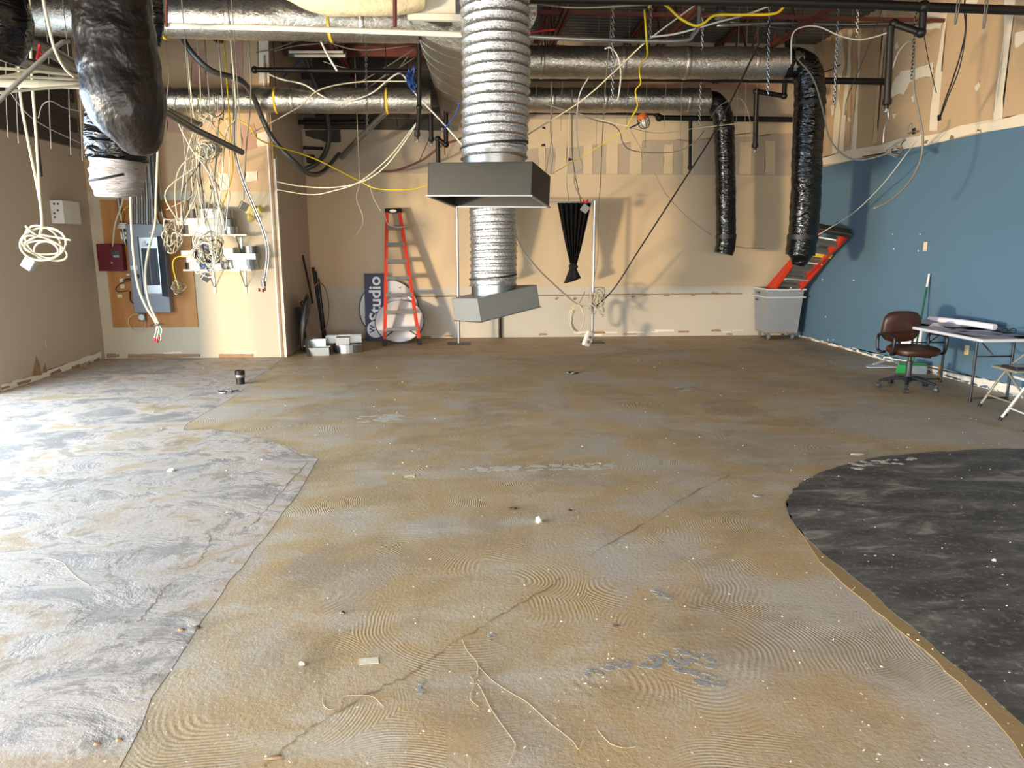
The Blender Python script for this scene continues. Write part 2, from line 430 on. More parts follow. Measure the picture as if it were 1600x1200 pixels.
def flakes(pix, cnt, m, size=(.008, .028), name='paint_flakes', hgt=.0015):
    P = [atz(x, y).to_2d() for x, y in pix]; x0, x1 = min(p.x for p in P), max(p.x for p in P); y0, y1 = min(p.y for p in P), max(p.y for p in P); b_ = new(); n = 0
    def inside(q):
        c_ = False
        for i in range(len(P)):
            a, b = P[i], P[i-1]
            if (a.y > q.y) != (b.y > q.y) and q.x < (b.x-a.x)*(q.y-a.y)/(b.y-a.y)+a.x: c_ = not c_
        return c_
    for _ in range(cnt*12):
        q = Vector((random.uniform(x0, x1), random.uniform(y0, y1)))
        if not inside(q): continue
        s_ = random.uniform(*size); an = random.uniform(0, 6); pts = [(q.x+math.cos(an+2*PI*j/8)*s_*random.uniform(.5, 1.3), q.y+math.sin(an+2*PI*j/8)*s_*.7*random.uniform(.5, 1.3), .0006) for j in range(8)]
        add_prism(b_, pts, (0, 0, hgt*random.uniform(.5, 1.1))); n += 1
        if n >= cnt: break
    o_ = obj(name, b_, m, floor); o_['kind'] = 'stuff'; return o_
flakes([(1060, 1010), (1110, 1022), (1136, 1076), (1095, 1068), (1062, 1048), (1000, 1042), (1010, 1026)], 90, 'floor_bluepaint', (.006, .024))
flakes([(1008, 914), (1030, 920), (1050, 936), (1028, 932)], 18, 'floor_bluepaint', (.006, .02))
flakes([(925, 1040), (960, 1032), (990, 1030), (985, 1044), (940, 1052), (905, 1058)], 34, 'floor_bluepaint', (.005, .018))
flakes([(660, 1062), (670, 1064), (660, 1084), (648, 1084)], 12, 'floor_bluepaint', (.005, .016)); flakes([(762, 990), (774, 990), (770, 1003), (763, 1003)], 7, 'floor_bluepaint', (.005, .014))
flakes([(700, 732), (760, 730), (840, 727), (880, 725), (960, 722), (955, 733), (880, 735), (760, 737)], 70, 'floor_dust', (.01, .05), 'dust_streak', .0006)
flakes([(1054, 602), (1072, 603), (1080, 610), (1064, 612)], 10, 'floor_dust', (.02, .06), 'dust_streak', .0008)
flakes([(1332, 724), (1400, 716), (1460, 716), (1400, 728), (1330, 738)], 60, 'floor_dust', (.01, .04), 'dust_streak', .0062)
flakes([(560, 650), (632, 646), (628, 656), (560, 660)], 30, 'floor_dust', (.02, .07), 'dust_streak', .0006)
# ---- ceiling: ribbed steel deck
bm = new(); per = .15; y = -4.3; prof = []
while y < YB+.1:
    prof += [(y, ZD), (y+.06, ZD), (y+.075, ZD+.04), (y+.135, ZD+.04)]; y += per
rows = [[bm.verts.new((x, yy, zz)) for yy, zz in prof] for x in (XL-.1, XR+.1)]
for i in range(len(prof)-1): bm.faces.new((rows[0][i], rows[0][i+1], rows[1][i+1], rows[1][i]))
add_box(bm, (XL-.2, -4.3, ZD+.06), (XR+.2, YB+.2, ZD+.16))
struct('ceiling', bm, 'steel_deck', 'dark ribbed steel roof deck', 'ceiling')

# ---- walls
bm = new(); add_box(bm, (XL-.2, 8.4, 0), (XL, YA+.15, 3.0)); add_box(bm, (XL-.2, -4.3, 2.95), (XL, 8.4, 3.0)); wall_left = struct('wall_left', bm, 'paint_taupe', 'taupe painted wall beside the electrical board', 'wall')
bm = new(); add_box(bm, (XL-.2, -4.3, 3.0), (XL-.01, YA+.15, ZD+.1)); wlu = struct('wall_left_upper', bm, 'mortar', 'dark block wall above the taupe wall', 'wall')
bm = new(); add_box(bm, (XL, YA, 0), (XE, YA+.14, 2.44)); wall_alcove = struct('wall_alcove', bm, 'paint_cream_alcove', 'cream wall carrying the electrical board', 'wall')
bm = new(); add_box(bm, (XL, YA+.004, 2.44), (XE-.02, YA+.13, ZD+.1)); obj('drywall_sheet', bm, 'raw_drywall', wall_alcove)
bm = new(); add_box(bm, (XE-.14, YA+.14, 0), (XE, YB, 2.95)); add_box(bm, (XE-.12, YA+.14, 2.95), (XE-.02, YB, ZD+.1)); wall_return = struct('wall_return', bm, 'paint_taupe', 'shaded return wall of the recess', 'wall')
for dx, m_ in ((0.0, 'plaster_white'), (-.05, 'torn_paper'), (-.085, 'plaster_white')):     # broken plaster and bead on the outside corner
    bm = new(); add_box(bm, (XE+dx-.012, YA-.012, 0), (XE+dx+.008, YA+.004, 4.3 if dx else 2.9)); obj('corner_bead', bm, m_, wall_alcove)
bm = new(); add_box(bm, (XE-.14, YB, 0), (XR+.15, YB+.15, 2.9)); wall_back = struct('wall_back', bm, 'paint_cream', 'cream back wall with scraped chair-rail line', 'wall')
bm = new(); add_box(bm, (-.05, YB+.004, 2.9), (XR+.15, YB+.14, ZD+.1)); obj('drywall_sheet', bm, 'raw_drywall_grey', wall_back)
bm = new(); add_box(bm, (XE-.14, YB+.004, 2.9), (-.05, YB+.14, 3.62)); obj('drywall_sheet', bm, 'raw_drywall_grey', wall_back)
bm = new(); add_box(bm, (XE-.14, YB+.05, 3.62), (-.05, YB+.14, ZD+.1)); obj('mortar_bed', bm, 'mortar', wall_back)
bm = new(); add_box(bm, (-.195, -.05, -.093), (.195, .05, .093)); bevel(bm, .006, 1); finish(bm, False)
blk = bpy.data.meshes.new('block'); bm.to_mesh(blk); bm.free(); blk.materials.append(MATS['block_dark'])
def block(x, y_, z, parent, rot=0):
    o_ = bpy.data.objects.new('block', blk); C.objects.link(o_); o_.location = (x, y_, z); o_.rotation_euler = (0, 0, rot); o_.parent = parent
for r in range(7):
    x = XE+.2+(.2 if r % 2 else 0)
    while x < -.2: block(x, YB+.07, 3.72+.2*r, wall_back); x += .4
for r in range(10):
    y_ = 8.6+(.2 if r % 2 else 0)
    while y_ < YA-.1: block(XL-.03, y_, 3.11+.2*r, wlu, PI/2); y_ += .4
bm = new(); add_box(bm, (XR, -4.3, 0), (XR+.15, YB+.15, 2.99)); wall_right = struct('wall_right', bm, 'paint_blue', 'blue painted side wall', 'wall')
bm = new(); add_box(bm, (XR+.004, -4.3, 2.99), (XR+.14, YB+.1, ZD+.1)); obj('drywall_sheet', bm, 'raw_drywall', wall_right)
bm = new(); add_box(bm, (XL-.2, -4.45, 2.85), (XR+.15, -4.3, ZD+.1)); add_box(bm, (XL-.2, -4.45, 0), (-3.5, -4.3, 2.85)); add_box(bm, (4.7, -4.45, 0), (XR+.15, -4.3, 2.85)); struct('wall_front', bm, 'paint_taupe', 'wall behind the camera', 'wall')
# storefront framing in the left wall (beside the camera)
bm = new()
for y_ in (-4.25, -2.3, -.4, 1.5, 3.4, 5.3, 7.2): add_box(bm, (XL-.13, y_-.025, 0), (XL-.03, y_+.025, 2.95))
add_box(bm, (XL-.13, -4.3, 0), (XL-.03, 8.4, .06)); add_box(bm, (XL-.13, -4.3, 2.88), (XL-.03, 8.4, 2.95))
struct('window_1', bm, 'galvanized_dull', 'storefront window frame beside the camera', 'window')

bm = new()
for x in (-3.47, -1.4, .6, 2.6, 4.67): add_box(bm, (x-.03, -4.42, 0), (x+.03, -4.32, 2.85))
struct('window_2', bm, 'galvanized_dull', 'added frame of the fill light opening behind the camera', 'window')  # unseen frame, added to go with the fill light
# ---- joint compound, torn paper, scars on the walls: thin real layers
def wpatch(plane, pix, m, parent, amp=.012, n=4, th=.003, name='joint_compound'):
    th *= random.uniform(.7, 1.7)
    if plane == 'back': P = [at(x, y, YB) for x, y in pix]; ext = Vector((0, -th, 0)); ij = (0, 2)
    elif plane == 'alc': P = [at(x, y, YA) for x, y in pix]; ext = Vector((0, -th, 0)); ij = (0, 2)
    elif plane == 'right': P = [atx(x, y, XR) for x, y in pix]; ext = Vector((-th, 0, 0)); ij = (1, 2)
    elif plane == 'left': P = [atx(x, y, XL) for x, y in pix]; ext = Vector((th, 0, 0)); ij = (1, 2)
    out = []
    for i in range(len(P)):
        a, b = P[i], P[(i+1) % len(P)]
        for j in range(n):
            p = a.lerp(b, j/n)
            for q in ij: p[q] += random.uniform(-amp, amp)
            out.append(p)
    b_ = new(); add_prism(b_, out, ext); bmesh.ops.triangulate(b_, faces=[f for f in b_.faces if len(f.verts) > 4])
    return obj(name, b_, m, parent)
R_ = lambda *a, **kw: wpatch('right', a[0], a[1] if len(a) > 1 else 'joint_compound', wall_right, **kw)
R_([(1478, 18), (1465, 95), (1458, 140), (1452, 205), (1464, 205), (1472, 100), (1480, 18)])
R_([(1571, -5), (1567, 90), (1555, 150), (1552, 188), (1565, 186), (1572, 120), (1588, -5)])
R_([(1587, 52), (1602, 46), (1640, 40), (1640, 62), (1600, 68), (1587, 74)])
R_([(1270, 248), (1300, 243), (1370, 226), (1450, 210), (1550, 188), (1640, 170), (1640, 186), (1600, 195), (1450, 225), (1270, 261)], amp=.02)
R_([(1307, 48), (1316, 50), (1320, 100), (1304, 180), (1300, 240), (1308, 240), (1313, 175), (1309, 120), (1304, 90)])
R_([(1326, 46), (1332, 46), (1329, 110), (1324, 160), (1318, 235), (1311, 238), (1319, 150), (1325, 100)])
R_([(1341, 45), (1346, 45), (1343, 90), (1340, 170), (1338, 235), (1330, 238), (1337, 160), (1341, 100)])
R_([(1378, 15), (1387, 15), (1384, 60), (1373, 160), (1370, 222), (1364, 224), (1370, 150), (1380, 60)], 'joint_compound_thin')
R_([(1396, 128), (1408, 112), (1440, 105), (1459, 98), (1456, 118), (1425, 124), (1412, 148), (1392, 150)], amp=.02)
R_([(1440, 44), (1450, 18), (1478, 20), (1470, 46)], amp=.02)
R_([(1398, 72), (1402, 64), (1404, 74), (1400, 78)], amp=.004); R_([(1424, 152), (1428, 148), (1431, 158), (1426, 159)], amp=.004)
R_([(1394, 178), (1400, 178), (1397, 186)], amp=.004); R_([(1523, 136), (1530, 127), (1532, 134), (1526, 143)], amp=.004)
R_([(1298, 165), (1304, 163), (1303, 178), (1299, 182)], amp=.006); R_([(1325, 182), (1329, 184), (1330, 190), (1326, 190)], amp=.004)
R_([(1505, -6), (1530, -6), (1522, 12), (1504, 30)], amp=.02)
B_ = lambda *a, **kw: wpatch('back', a[0], a[1] if len(a) > 1 else 'joint_compound', wall_back, **kw)
B_([(822, 186), (1260, 186), (1260, 205), (1150, 214), (1020, 220), (900, 228), (822, 232)], 'joint_compound_thin', amp=.03)
for x0, x1, y0 in ((842, 852, 222), (868, 886, 216), (912, 926, 224), (948, 966, 222), (985, 1003, 220), (1038, 1052, 226), (1068, 1084, 222), (1156, 1174, 222), (1196, 1212, 220)):
    B_([(x0, y0), (x1, y0), (x1-1, 272), (x0-1, 272)], 'joint_compound_thin', amp=.008)
B_([(980, 128), (1215, 128), (1215, 141), (980, 139)], 'pink_board', amp=.01, name='pink_board')
B_([(822, 128), (926, 128), (926, 139), (822, 139)], 'joint_compound_thin', amp=.02)
A_ = lambda *a, **kw: wpatch('alc', a[0], a[1] if len(a) > 1 else 'joint_compound', wall_alcove, **kw)
A_([(300, 74), (322, 78), (322, 135), (300, 130)], 'pink_board', name='pink_board'); A_([(366, 60), (378, 60), (380, 130), (370, 130)], 'pink_board', name='pink_board')
A_([(262, 178), (304, 180), (304, 206), (262, 206)], 'pink_board', name='pink_board'); A_([(376, 196), (398, 194), (402, 232), (380, 236)], 'pink_board', amp=.012, name='pink_board')
A_([(402, 208), (420, 206), (421, 226), (402, 230)], 'joint_compound', amp=.01); A_([(384, 268), (402, 268), (402, 282), (384, 284)], amp=.008)
A_([(342, 272), (356, 272), (356, 298), (342, 298)], amp=.02); A_([(402, 20), (418, 20), (420, 130), (404, 130)], amp=.01)
A_([(312, 282), (330, 282), (330, 300), (312, 300)], 'joint_compound_thin', amp=.02)
wpatch('back', [(1246, 82), (1262, 94), (1265, 112), (1252, 104)], 'red_plastic', wall_back, .01, 3, .004, 'red_patch')
wpatch('back', [(476, 203), (532, 203), (532, 222), (506, 221), (478, 212)], 'block_dark', wall_back, .008, 4, .004, 'wall_hole')
# scraped base and chair-rail scars
def scars(plane, parent, pts, h0, h1, cnt, m, ln=(10, 30)):
    for _ in range(cnt):
        t = random.random(); i = min(int(t*(len(pts)-1)), len(pts)-2); u = t*(len(pts)-1)-i
        x = pts[i][0]+(pts[i+1][0]-pts[i][0])*u; y = pts[i][1]+(pts[i+1][1]-pts[i][1])*u; L = random.uniform(*ln); sl = (pts[i+1][1]-pts[i][1])/(pts[i+1][0]-pts[i][0])
        a = random.uniform(h0, h1); hh = random.uniform(1.2, 3.2)
        wpatch(plane, [(x, y-a), (x+L, y-a+sl*L), (x+L, y-a-hh+sl*L), (x, y-a-hh)], m, parent, .004, 5, random.uniform(.003, .005), 'scar')
scars('back', wall_back, [(600, 529), (1160, 524)], 0, 7, 12, 'torn_paper', (8, 26))
scars('back', wall_back, [(880, 527), (1150, 524)], 1, 8, 9, 'plaster_white', (10, 30))
scars('back', wall_back, [(1000, 463), (1150, 460)], -1, 2, 7, 'torn_paper', (4, 11))
wpatch('back', [(620, 463), (1160, 458), (1160, 459.3), (620, 464.3)], 'torn_paper', wall_back, .004, 30, .003, 'scar')
for px_, py_ in ((682, 463), (870, 466), (898, 466), (989, 463)): wpatch('back', [(px_-3, py_), (px_, py_-2), (px_+4, py_), (px_, py_+3)], 'torn_paper', wall_back, .01, 3, .004, 'scar')
scars('alc', wall_alcove, [(170, 558), (385, 556)], 3, 6, 6, 'joint_compound', (8, 22))
for a_, b_x in ((168, 186), (200, 312), (343, 396)): wpatch('alc', [(a_, 553), (b_x, 553), (b_x, 558), (a_, 559)], 'torn_paper', wall_alcove, .008, 6, .004, 'scar')
wpatch('left', [(2, 613), (40, 600), (100, 579), (158, 559), (158, 550), (100, 569), (40, 590), (2, 602)], 'plaster_white', wall_left, .01, 8, .003, 'scar')
for q in ([(50, 588), (55, 557), (60, 566), (64, 585)], [(66, 583), (70, 567), (73, 581)], [(76, 584), (92, 576), (96, 580), (80, 587)], [(112, 573), (124, 569), (124, 573), (112, 577)], [(136, 572), (138, 564), (142, 566), (141, 571)], [(146, 563), (155, 558), (156, 565), (147, 568)], [(26, 598), (48, 592), (48, 596), (28, 602)], [(2, 606), (14, 602), (14, 605), (2, 609)]):
    wpatch('left', q, 'torn_paper', wall_left, .006, 4, .005, 'scar')
wpatch('right', [(1249, 527), (1300, 541), (1380, 563), (1450, 582), (1530, 606), (1640, 640), (1640, 618), (1530, 590), (1450, 571), (1380, 556), (1300, 536), (1249, 524)], 'plaster_white', wall_right, .012, 12, .003, 'scar')
for i in range(26):
    x = 1275+i*13.5; y = 532+(x-1275)*.288; wpatch('right', [(x, y-2), (x+random.uniform(6, 14), y+1), (x+random.uniform(6, 14), y-random.uniform(1, 3)), (x, y-random.uniform(4, 6))], 'paint_blue', wall_right, .008, 3, .006, 'scar')
for i in range(14):
    x = 1255+i*26; y = 527+(x-1250)*.288; wpatch('right', [(x, y), (x+12, y+3), (x+14, y+1), (x, y-2)], 'torn_paper', wall_right, .008, 3, .006, 'scar')
for x, y in ((1294, 531), (1302, 531), (1334, 438), (1285, 437), (1395, 366), (1438, 366), (1397, 389), (1435, 392), (1290, 495)):
    wpatch('right', [(x-1, y), (x, y-1.3), (x+1, y), (x, y+1.3)], 'plaster_white', wall_right, .003, 2, .003, 'chip')
for x, y in ((1282, 260), (1432, 206), (1404, 231), (1446, 223), (1487, 215), (1530, 205)):
    wpatch('right', [(x-3, y), (x, y-3), (x+4, y-1), (x+2, y+2)], 'floor_crack', wall_right, .02, 3, .006, 'chip')
for x, y in ((1468, 184), (1428, 205)):
    wpatch('right', [(x-2.5, y-4), (x+2.5, y-5), (x+2.5, y+4), (x-2.5, y+5)], 'cable_black', wall_right, .004, 2, .006, 'wall_hole')
for x, y in ((850, 200), (891, 249), (849, 227)):
    wpatch('back', [(x-2.5, y-2), (x+2.5, y-2), (x+2.5, y+2), (x-2.5, y+2)], 'cable_black', wall_back, .01, 2, .004, 'wall_hole')

# ---- roof joists
JX = [-6.4+1.55*i+.0 for i in range(0, 9)]
JX = [x for x in (-4.9, -3.35, -1.8, -.25, 1.3, 2.85, 4.45) if XL < x < XR]
NAMES = ['left-most above the electrical board', 'above the hanging cable tangle', 'above the recess', 'above the insulated trunk duct', 'right of the hanging flex duct', 'between the flex duct and the black hoses', 'nearest the blue wall']
for x, nm in zip(JX, NAMES):
    t = thing('roof_joist', 'red steel bar joist under the roof deck, '+nm, 'joist', (x, 2, 4.45), 0, 'red roof joists')
    for z, nme in ((4.47, 'bottom_chord'), (5.07, 'top_chord')):
        bm = new(); add_box(bm, (x-.05, -4.2, z-.022), (x-.008, YB-.02, z+.022)); add_box(bm, (x+.008, -4.2, z-.022), (x+.05, YB-.02, z+.022)); obj(nme, bm, 'red_primer', t)
    bm = new(); y_ = 2.0; s = 0
    while y_ < YB-.5:
        add_bar(bm, (x, y_, 4.47 if s else 5.07), (x, y_+.42, 5.07 if s else 4.47), .022, .022); y_ += .42; s ^= 1
    obj('web', bm, 'red_primer', t)
bm = new(); add_box(bm, (-2.6, 11.55, 4.42), (-.05, 11.63, 4.56)); add_box(bm, (-2.6, 11.5, 4.56), (-.05, 11.68, 4.575)); single('steel_girder', bm, 'red_primer', 'red steel girder crossing above the recess', 'girder')
for i, (yy, nm) in enumerate(((7.6, 'nearer'), (9.6, 'farther'))):
    bm = new(); add_bar(bm, (XL+.05, yy, 4.50), (XR, yy, 4.50), .04, .04); single('bridging_bar', bm, 'red_primer', 'thin red bridging bar across the joists, '+nm+' of the two', 'bar', 'joist bridging')
# ================================================================== DUCTS
def nz(p, s=1.0): return noise.noise(Vector(p)*s)
def dense(pts, step):
    """resample a polyline at about equal steps"""
    pts = spline(pts, 12); out = [pts[0]]; acc = 0
    for a, b in zip(pts, pts[1:]):
        d = (b-a).length; acc += d
        if acc >= step: out.append(b); acc = 0
    if (out[-1]-pts[-1]).length > step*.3: out.append(pts[-1])
    return out
def lumpy(amp, fr, ring=0.0, pitch=.12):
    return lambda i, a, p: 1+amp*nz((p.x*fr+math.cos(a)*1.5, p.y*fr+math.sin(a)*1.5, p.z*fr))+ring*math.sin(i*1.9)
def run_duct(label, a, b, r, straps=(), joints=4, name='insulated_duct'):
    a, b = Vector(a), Vector(b); t = thing(name, label, 'duct', (a+b)/2)
    n = int((b-a).length/.05); bm = new()
    add_tube(bm, [a.lerp(b, i/n) for i in range(n+1)], r, 28, True, lumpy(.06, 4.5))
    obj('wrap', bm, 'foil_wrap', t, True, 60)
    for j in range(joints):
        u = (j+.5+random.uniform(-.2, .2))/joints; p = a.lerp(b, u); d = (b-a).normalized()
        bm = new(); add_tube(bm, [p-d*.03, p-d*.015, p+d*.015, p+d*.03], [r*1.0, r*1.035, r*1.035, r*1.0], 28, True, lumpy(.02, 6)); obj('seam_tape', bm, 'foil_wrap', t, True)
    for px in straps:
        d = (b-a).normalized(); p = at(px, 160, a.y); p = Vector((p.x, a.y, a.z+(b.z-a.z)*((p.x-a.x)/(b.x-a.x))))
        bm = new(); add_tube(bm, [p-d*.014, p+d*.014], r*1.05, 24, True); st_ = obj('strap', bm, 'yellow_strap', t)
        bm = new(); add_tube(bm, [p+Vector((0, 0, r)), p+Vector((0, 0, ZD-p.z-.02))], .006, 6); obj('hanger', bm, 'black_pipe', st_)
    return t
ZA = 4.08
run_duct('foil wrapped duct running right to the larger black hose', (.75, 10.3, ZA), (4.62, 10.3, 4.12), .205, (), 4)
run_duct('foil wrapped duct running right to the smaller black hose', (.75, 12.2, 3.95), (4.02, 12.2, 3.98), .19, (), 3)
run_duct('foil wrapped duct crossing above the electrical board and recess', (-4.3, 10.75, at(300, 157, 10.75).z), (-.42, 10.75, at(600, 157, 10.75).z), .168, (432, 605), 3)
run_duct('uppermost foil wrapped duct at the left', (-5.3, 8.5, 4.06), (-.45, 8.5, 4.06), .215, (266, 522), 4)
# trunk running away from the camera, tapering
t = thing('trunk_duct', 'tapering foil wrapped trunk duct behind the hanging flex duct', 'duct', (.1, 10, 4.1))
bm = new(); P = [Vector((.12, y_, z)) for y_, z in ((8.2, 4.12), (9, 4.1), (9.8, 4.06), (10.6, 4.0), (11.4, 3.92), (12.0, 3.86), (12.5, 3.82))]
P = dense(P, .06); add_tube(bm, P, [.66-.22*(i/len(P)) for i in range(len(P))], 36, True, lumpy(.03, 2.5), .62); obj('wrap', bm, 'foil_trunk', t, True, 60)
bm = new(); add_tube(bm, [(.12, 8.16, 4.12), (.12, 8.24, 4.12)], .69, 36, True, lumpy(.03, 3), .62); obj('end_flange', bm, 'foil_wrap', t, True, 50)
for i in range(7):
    u = .12+.12*i; p = P[int(u*(len(P)-1))]; r = .66-.22*u
    bm = new(); add_tube(bm, [p-Vector((0, .012, 0)), p+Vector((0, .012, 0))], r*1.015, 36, True, lumpy(.03, 2.5), .62); obj('crease', bm, 'foil_trunk', t, True)
# rectangular plenum with torn wrap above it
t = thing('plenum_drop', 'cream sheet metal plenum at the top edge, torn wrap below', 'duct', (-.1, 7.6, 4.2))
bm = new(); a = at(640, -60, 7.9); b = at(719, 27, 7.9); add_box(bm, (a.x, 7.9, b.z), (b.x, 8.6, a.z)); obj('casing', bm, 'box_cream', t)
for q in ((640, 0), (715, 0)):
    bm = new(); p = at(q[0], 27, 7.88); add_box(bm, (p.x-.02, 7.86, p.z-.02), (p.x+.025, 7.9, a.z)); obj('corner_angle', bm, 'galvanized_dull', t)
bm = new(); p = at(640, 27, 7.88); q_ = at(719, 20, 7.88); add_box(bm, (p.x-.02, 7.85, p.z-.03), (q_.x+.03, 7.9, p.z+.03)); obj('flange', bm, 'shelf_white', t)
for j, (x, y_) in enumerate(((668, 30), (678, 33), (691, 37), (700, 36))):
    p = at(x, y_, 8.05); bm = new(); bmesh.ops.create_icosphere(bm, subdivisions=2, radius=.05)
    for v in bm.verts: v.co = Vector((v.co.x*1.2, v.co.y*.4, v.co.z*.6))*(1+.5*nz(v.co*30))+p
    obj('torn_hole', bm, 'debris_dark', t)
# insulation bag at the top edge
bm = new(); P = dense([at(450, -22, 7.7), at(500, -8, 7.7), at(560, 0, 7.7), at(630, 2, 7.75), at(660, -2, 7.8)], .05)
add_tube(bm, P, [.10+.06*math.sin(PI*min(1, i/len(P)+.15)) for i in range(len(P))], 20, True, lumpy(.16, 3.2)); single('insulation_bag', bm, 'insulation_tan', 'pale tan insulated hose end at the top edge', 'duct', None, True)
# --- hanging spiral flex ducts with register boxes
def flex_drop(label, top, bot, r, pitch, box, boxM, collar_h=.14, bmat='box_steel_shaded'):
    top, bot = Vector(top), Vector(bot); t = thing('hanging_flex_duct', label, 'duct', bot)
    L = (top-bot).length; d = (top-bot).normalized(); n = int(L/pitch*8); bm = new(); pts = []; rad = []
    for i in range(n+1):
        s = L*i/n; ph = (s/pitch) % 1.0
        pts.append(bot+d*(collar_h*.55+s)+Vector((.02*math.sin(s*2.1), .015*math.cos(s*1.7), 0))); rad.append(r*(1+.045*max(0, math.cos(ph*2*PI))**1.0 - .012))
    fr = frames(pts)
    seg = 40; rings = []
    for i, p in enumerate(pts):
        ring = []
        for s in range(seg):
            a = 2*PI*s/seg; tilt = .018*math.cos(a+1.2)
            ring.append(bm.verts.new(p+Vector((math.cos(a)*rad[i], math.sin(a)*rad[i], tilt))*(1)+Vector((nz(p*9+Vector((math.cos(a)*3, math.sin(a)*3, 0))),)*3)*.006))
        rings.append(ring)
    for i in range(n):
        for s in range(seg): bm.faces.new((rings[i][s], rings[i][(s+1) % seg], rings[i+1][(s+1) % seg], rings[i+1][s]))
    hose_ = obj('flex_hose', bm, 'foil_flex', t, True)
    bm = new(); add_tube(bm, [bot+d*(-.05), bot+d*(collar_h*.5), bot+d*collar_h], r*.95, 40, True); obj('collar', bm, 'galvanized', t, True, 50)
    p = bot+d*(collar_h+.05); bm = new(); add_tube(bm, [p-Vector((0, 0, .008)), p+Vector((0, 0, .008))], r*1.045, 40, True); 
    for v in bm.verts: v.co.z += .03*((v.co.x-p.x)/r)
    obj('zip_tie', bm, 'cable_black', hose_, True, 50)
    w_, dp, hg, th = box
    # open-bottomed tray: top plate and four sides
    side = [((-w_/2, -dp/2, -hg), (w_/2, -dp/2+th, 0), 'side_panel'), ((-w_/2, dp/2-th, -hg), (w_/2, dp/2, 0), 'side_panel'), ((-w_/2, -dp/2, -hg), (-w_/2+th, dp/2, 0), 'end_panel'), ((w_/2-th, -dp/2, -hg), (w_/2, dp/2, 0), 'end_panel'), ((-w_/2, -dp/2, -.004), (w_/2, dp/2, .004), 'top_panel')]
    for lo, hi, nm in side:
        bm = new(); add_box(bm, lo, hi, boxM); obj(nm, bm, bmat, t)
    for lo, hi in (((-w_/2-.012, -dp/2-.012, -hg-.004), (w_/2+.012, -dp/2+.012, -hg+.008)), ((-w_/2-.012, dp/2-.012, -hg-.004), (w_/2+.012, dp/2+.012, -hg+.008)), ((-w_/2-.012, -dp/2, -hg-.004), (-w_/2+.012, dp/2, -hg+.008)), ((w_/2-.012, -dp/2, -hg-.004), (w_/2+.012, dp/2, -hg+.008))):
        bm = new(); add_box(bm, lo, hi, boxM); obj('rim', bm, 'galvanized', t)
    return t
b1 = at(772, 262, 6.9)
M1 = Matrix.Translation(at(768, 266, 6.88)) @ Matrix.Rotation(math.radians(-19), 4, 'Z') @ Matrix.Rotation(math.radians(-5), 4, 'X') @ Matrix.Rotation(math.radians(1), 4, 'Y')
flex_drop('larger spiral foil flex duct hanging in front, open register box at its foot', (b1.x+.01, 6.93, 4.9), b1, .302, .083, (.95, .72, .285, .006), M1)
b2 = at(771, 452, 9.4)
M2 = Matrix.Translation(at(772, 456, 9.4)) @ Matrix.Rotation(math.radians(-10), 4, 'Y') @ Matrix.Rotation(math.radians(32), 4, 'Z') @ Matrix.Rotation(math.radians(2), 4, 'X')
flex_drop('smaller spiral foil flex duct behind the larger, hanging lowest with tilted closed box', (b2.x-.05, 9.4, 3.75), b2+Vector((0, 0, -.03)), .298, .085, (.93, .62, .29, .006), M2, bmat='galvanized_matte')
bm = new(); add_box(bm, (-.465, -.31, -.29), (.465, .31, -.285), M2); 
t2 = [o for o in C.objects if o.name.startswith('hanging_flex_duct')][-1]; obj('bottom_panel', bm, 'galvanized_matte', t2)

# --- black sleeves
def black_hose(label, pts, r, m='black_sleeve', seg=26, rl=None, amp=.05, name='black_flex_duct', extra=None):
    P = dense(pts, .035); t = thing(name, label, 'duct', P[-1])
    bm = new(); rr = [r*(rl(i/len(P)) if rl else 1) for i in range(len(P))]
    add_tube(bm, P, rr, seg, True, lumpy(amp, 4.0, .02)); obj('sleeve', bm, m, t, True, 70)
    if extra: extra(t, P, r)
    return t
def tapes(us):
    def f(t, P, r):
        for u in us:
            i = int(u*(len(P)-2)); bm = new(); add_tube(bm, [P[i], P[i+1]], r*1.04, 24, True); obj('tape_band', bm, 'cable_black', t, True, 50)
    return f
e = at(1250, 405, 10.3)
black_hose('larger black hose hanging against the blue wall corner', [(4.42, 10.3, 4.12), (4.66, 10.3, 4.10), (4.80, 10.3, 3.92), (4.84, 10.3, 3.5), (4.85, 10.3, 2.9), (4.88, 10.3, 2.2), (4.87, 10.3, 1.72), (4.86, 10.3, 1.53)], .205, extra=tapes((.3, .93)))
bm = new(); P = dense([(4.86, 10.3, 1.56), (4.86, 10.31, 1.47), (4.84, 10.3, 1.38)], .02); add_tube(bm, P, [.19-.12*i/len(P) for i in range(len(P))], 20, True, lumpy(.15, 9)); obj('torn_end', bm, 'black_sleeve', [o for o in C.objects if o.name.startswith('black_flex_duct')][-1], True)
black_hose('smaller black hose hanging in front of the cream back wall', [(3.95, 12.2, 3.97), (4.12, 12.2, 3.95), (4.27, 12.2, 3.75), (4.33, 12.2, 3.3), (4.38, 12.2, 2.7), (4.42, 12.2, 2.1), (4.44, 12.2, 1.7), (4.41, 12.2, 1.52)], .165, extra=tapes((.25, .9)))
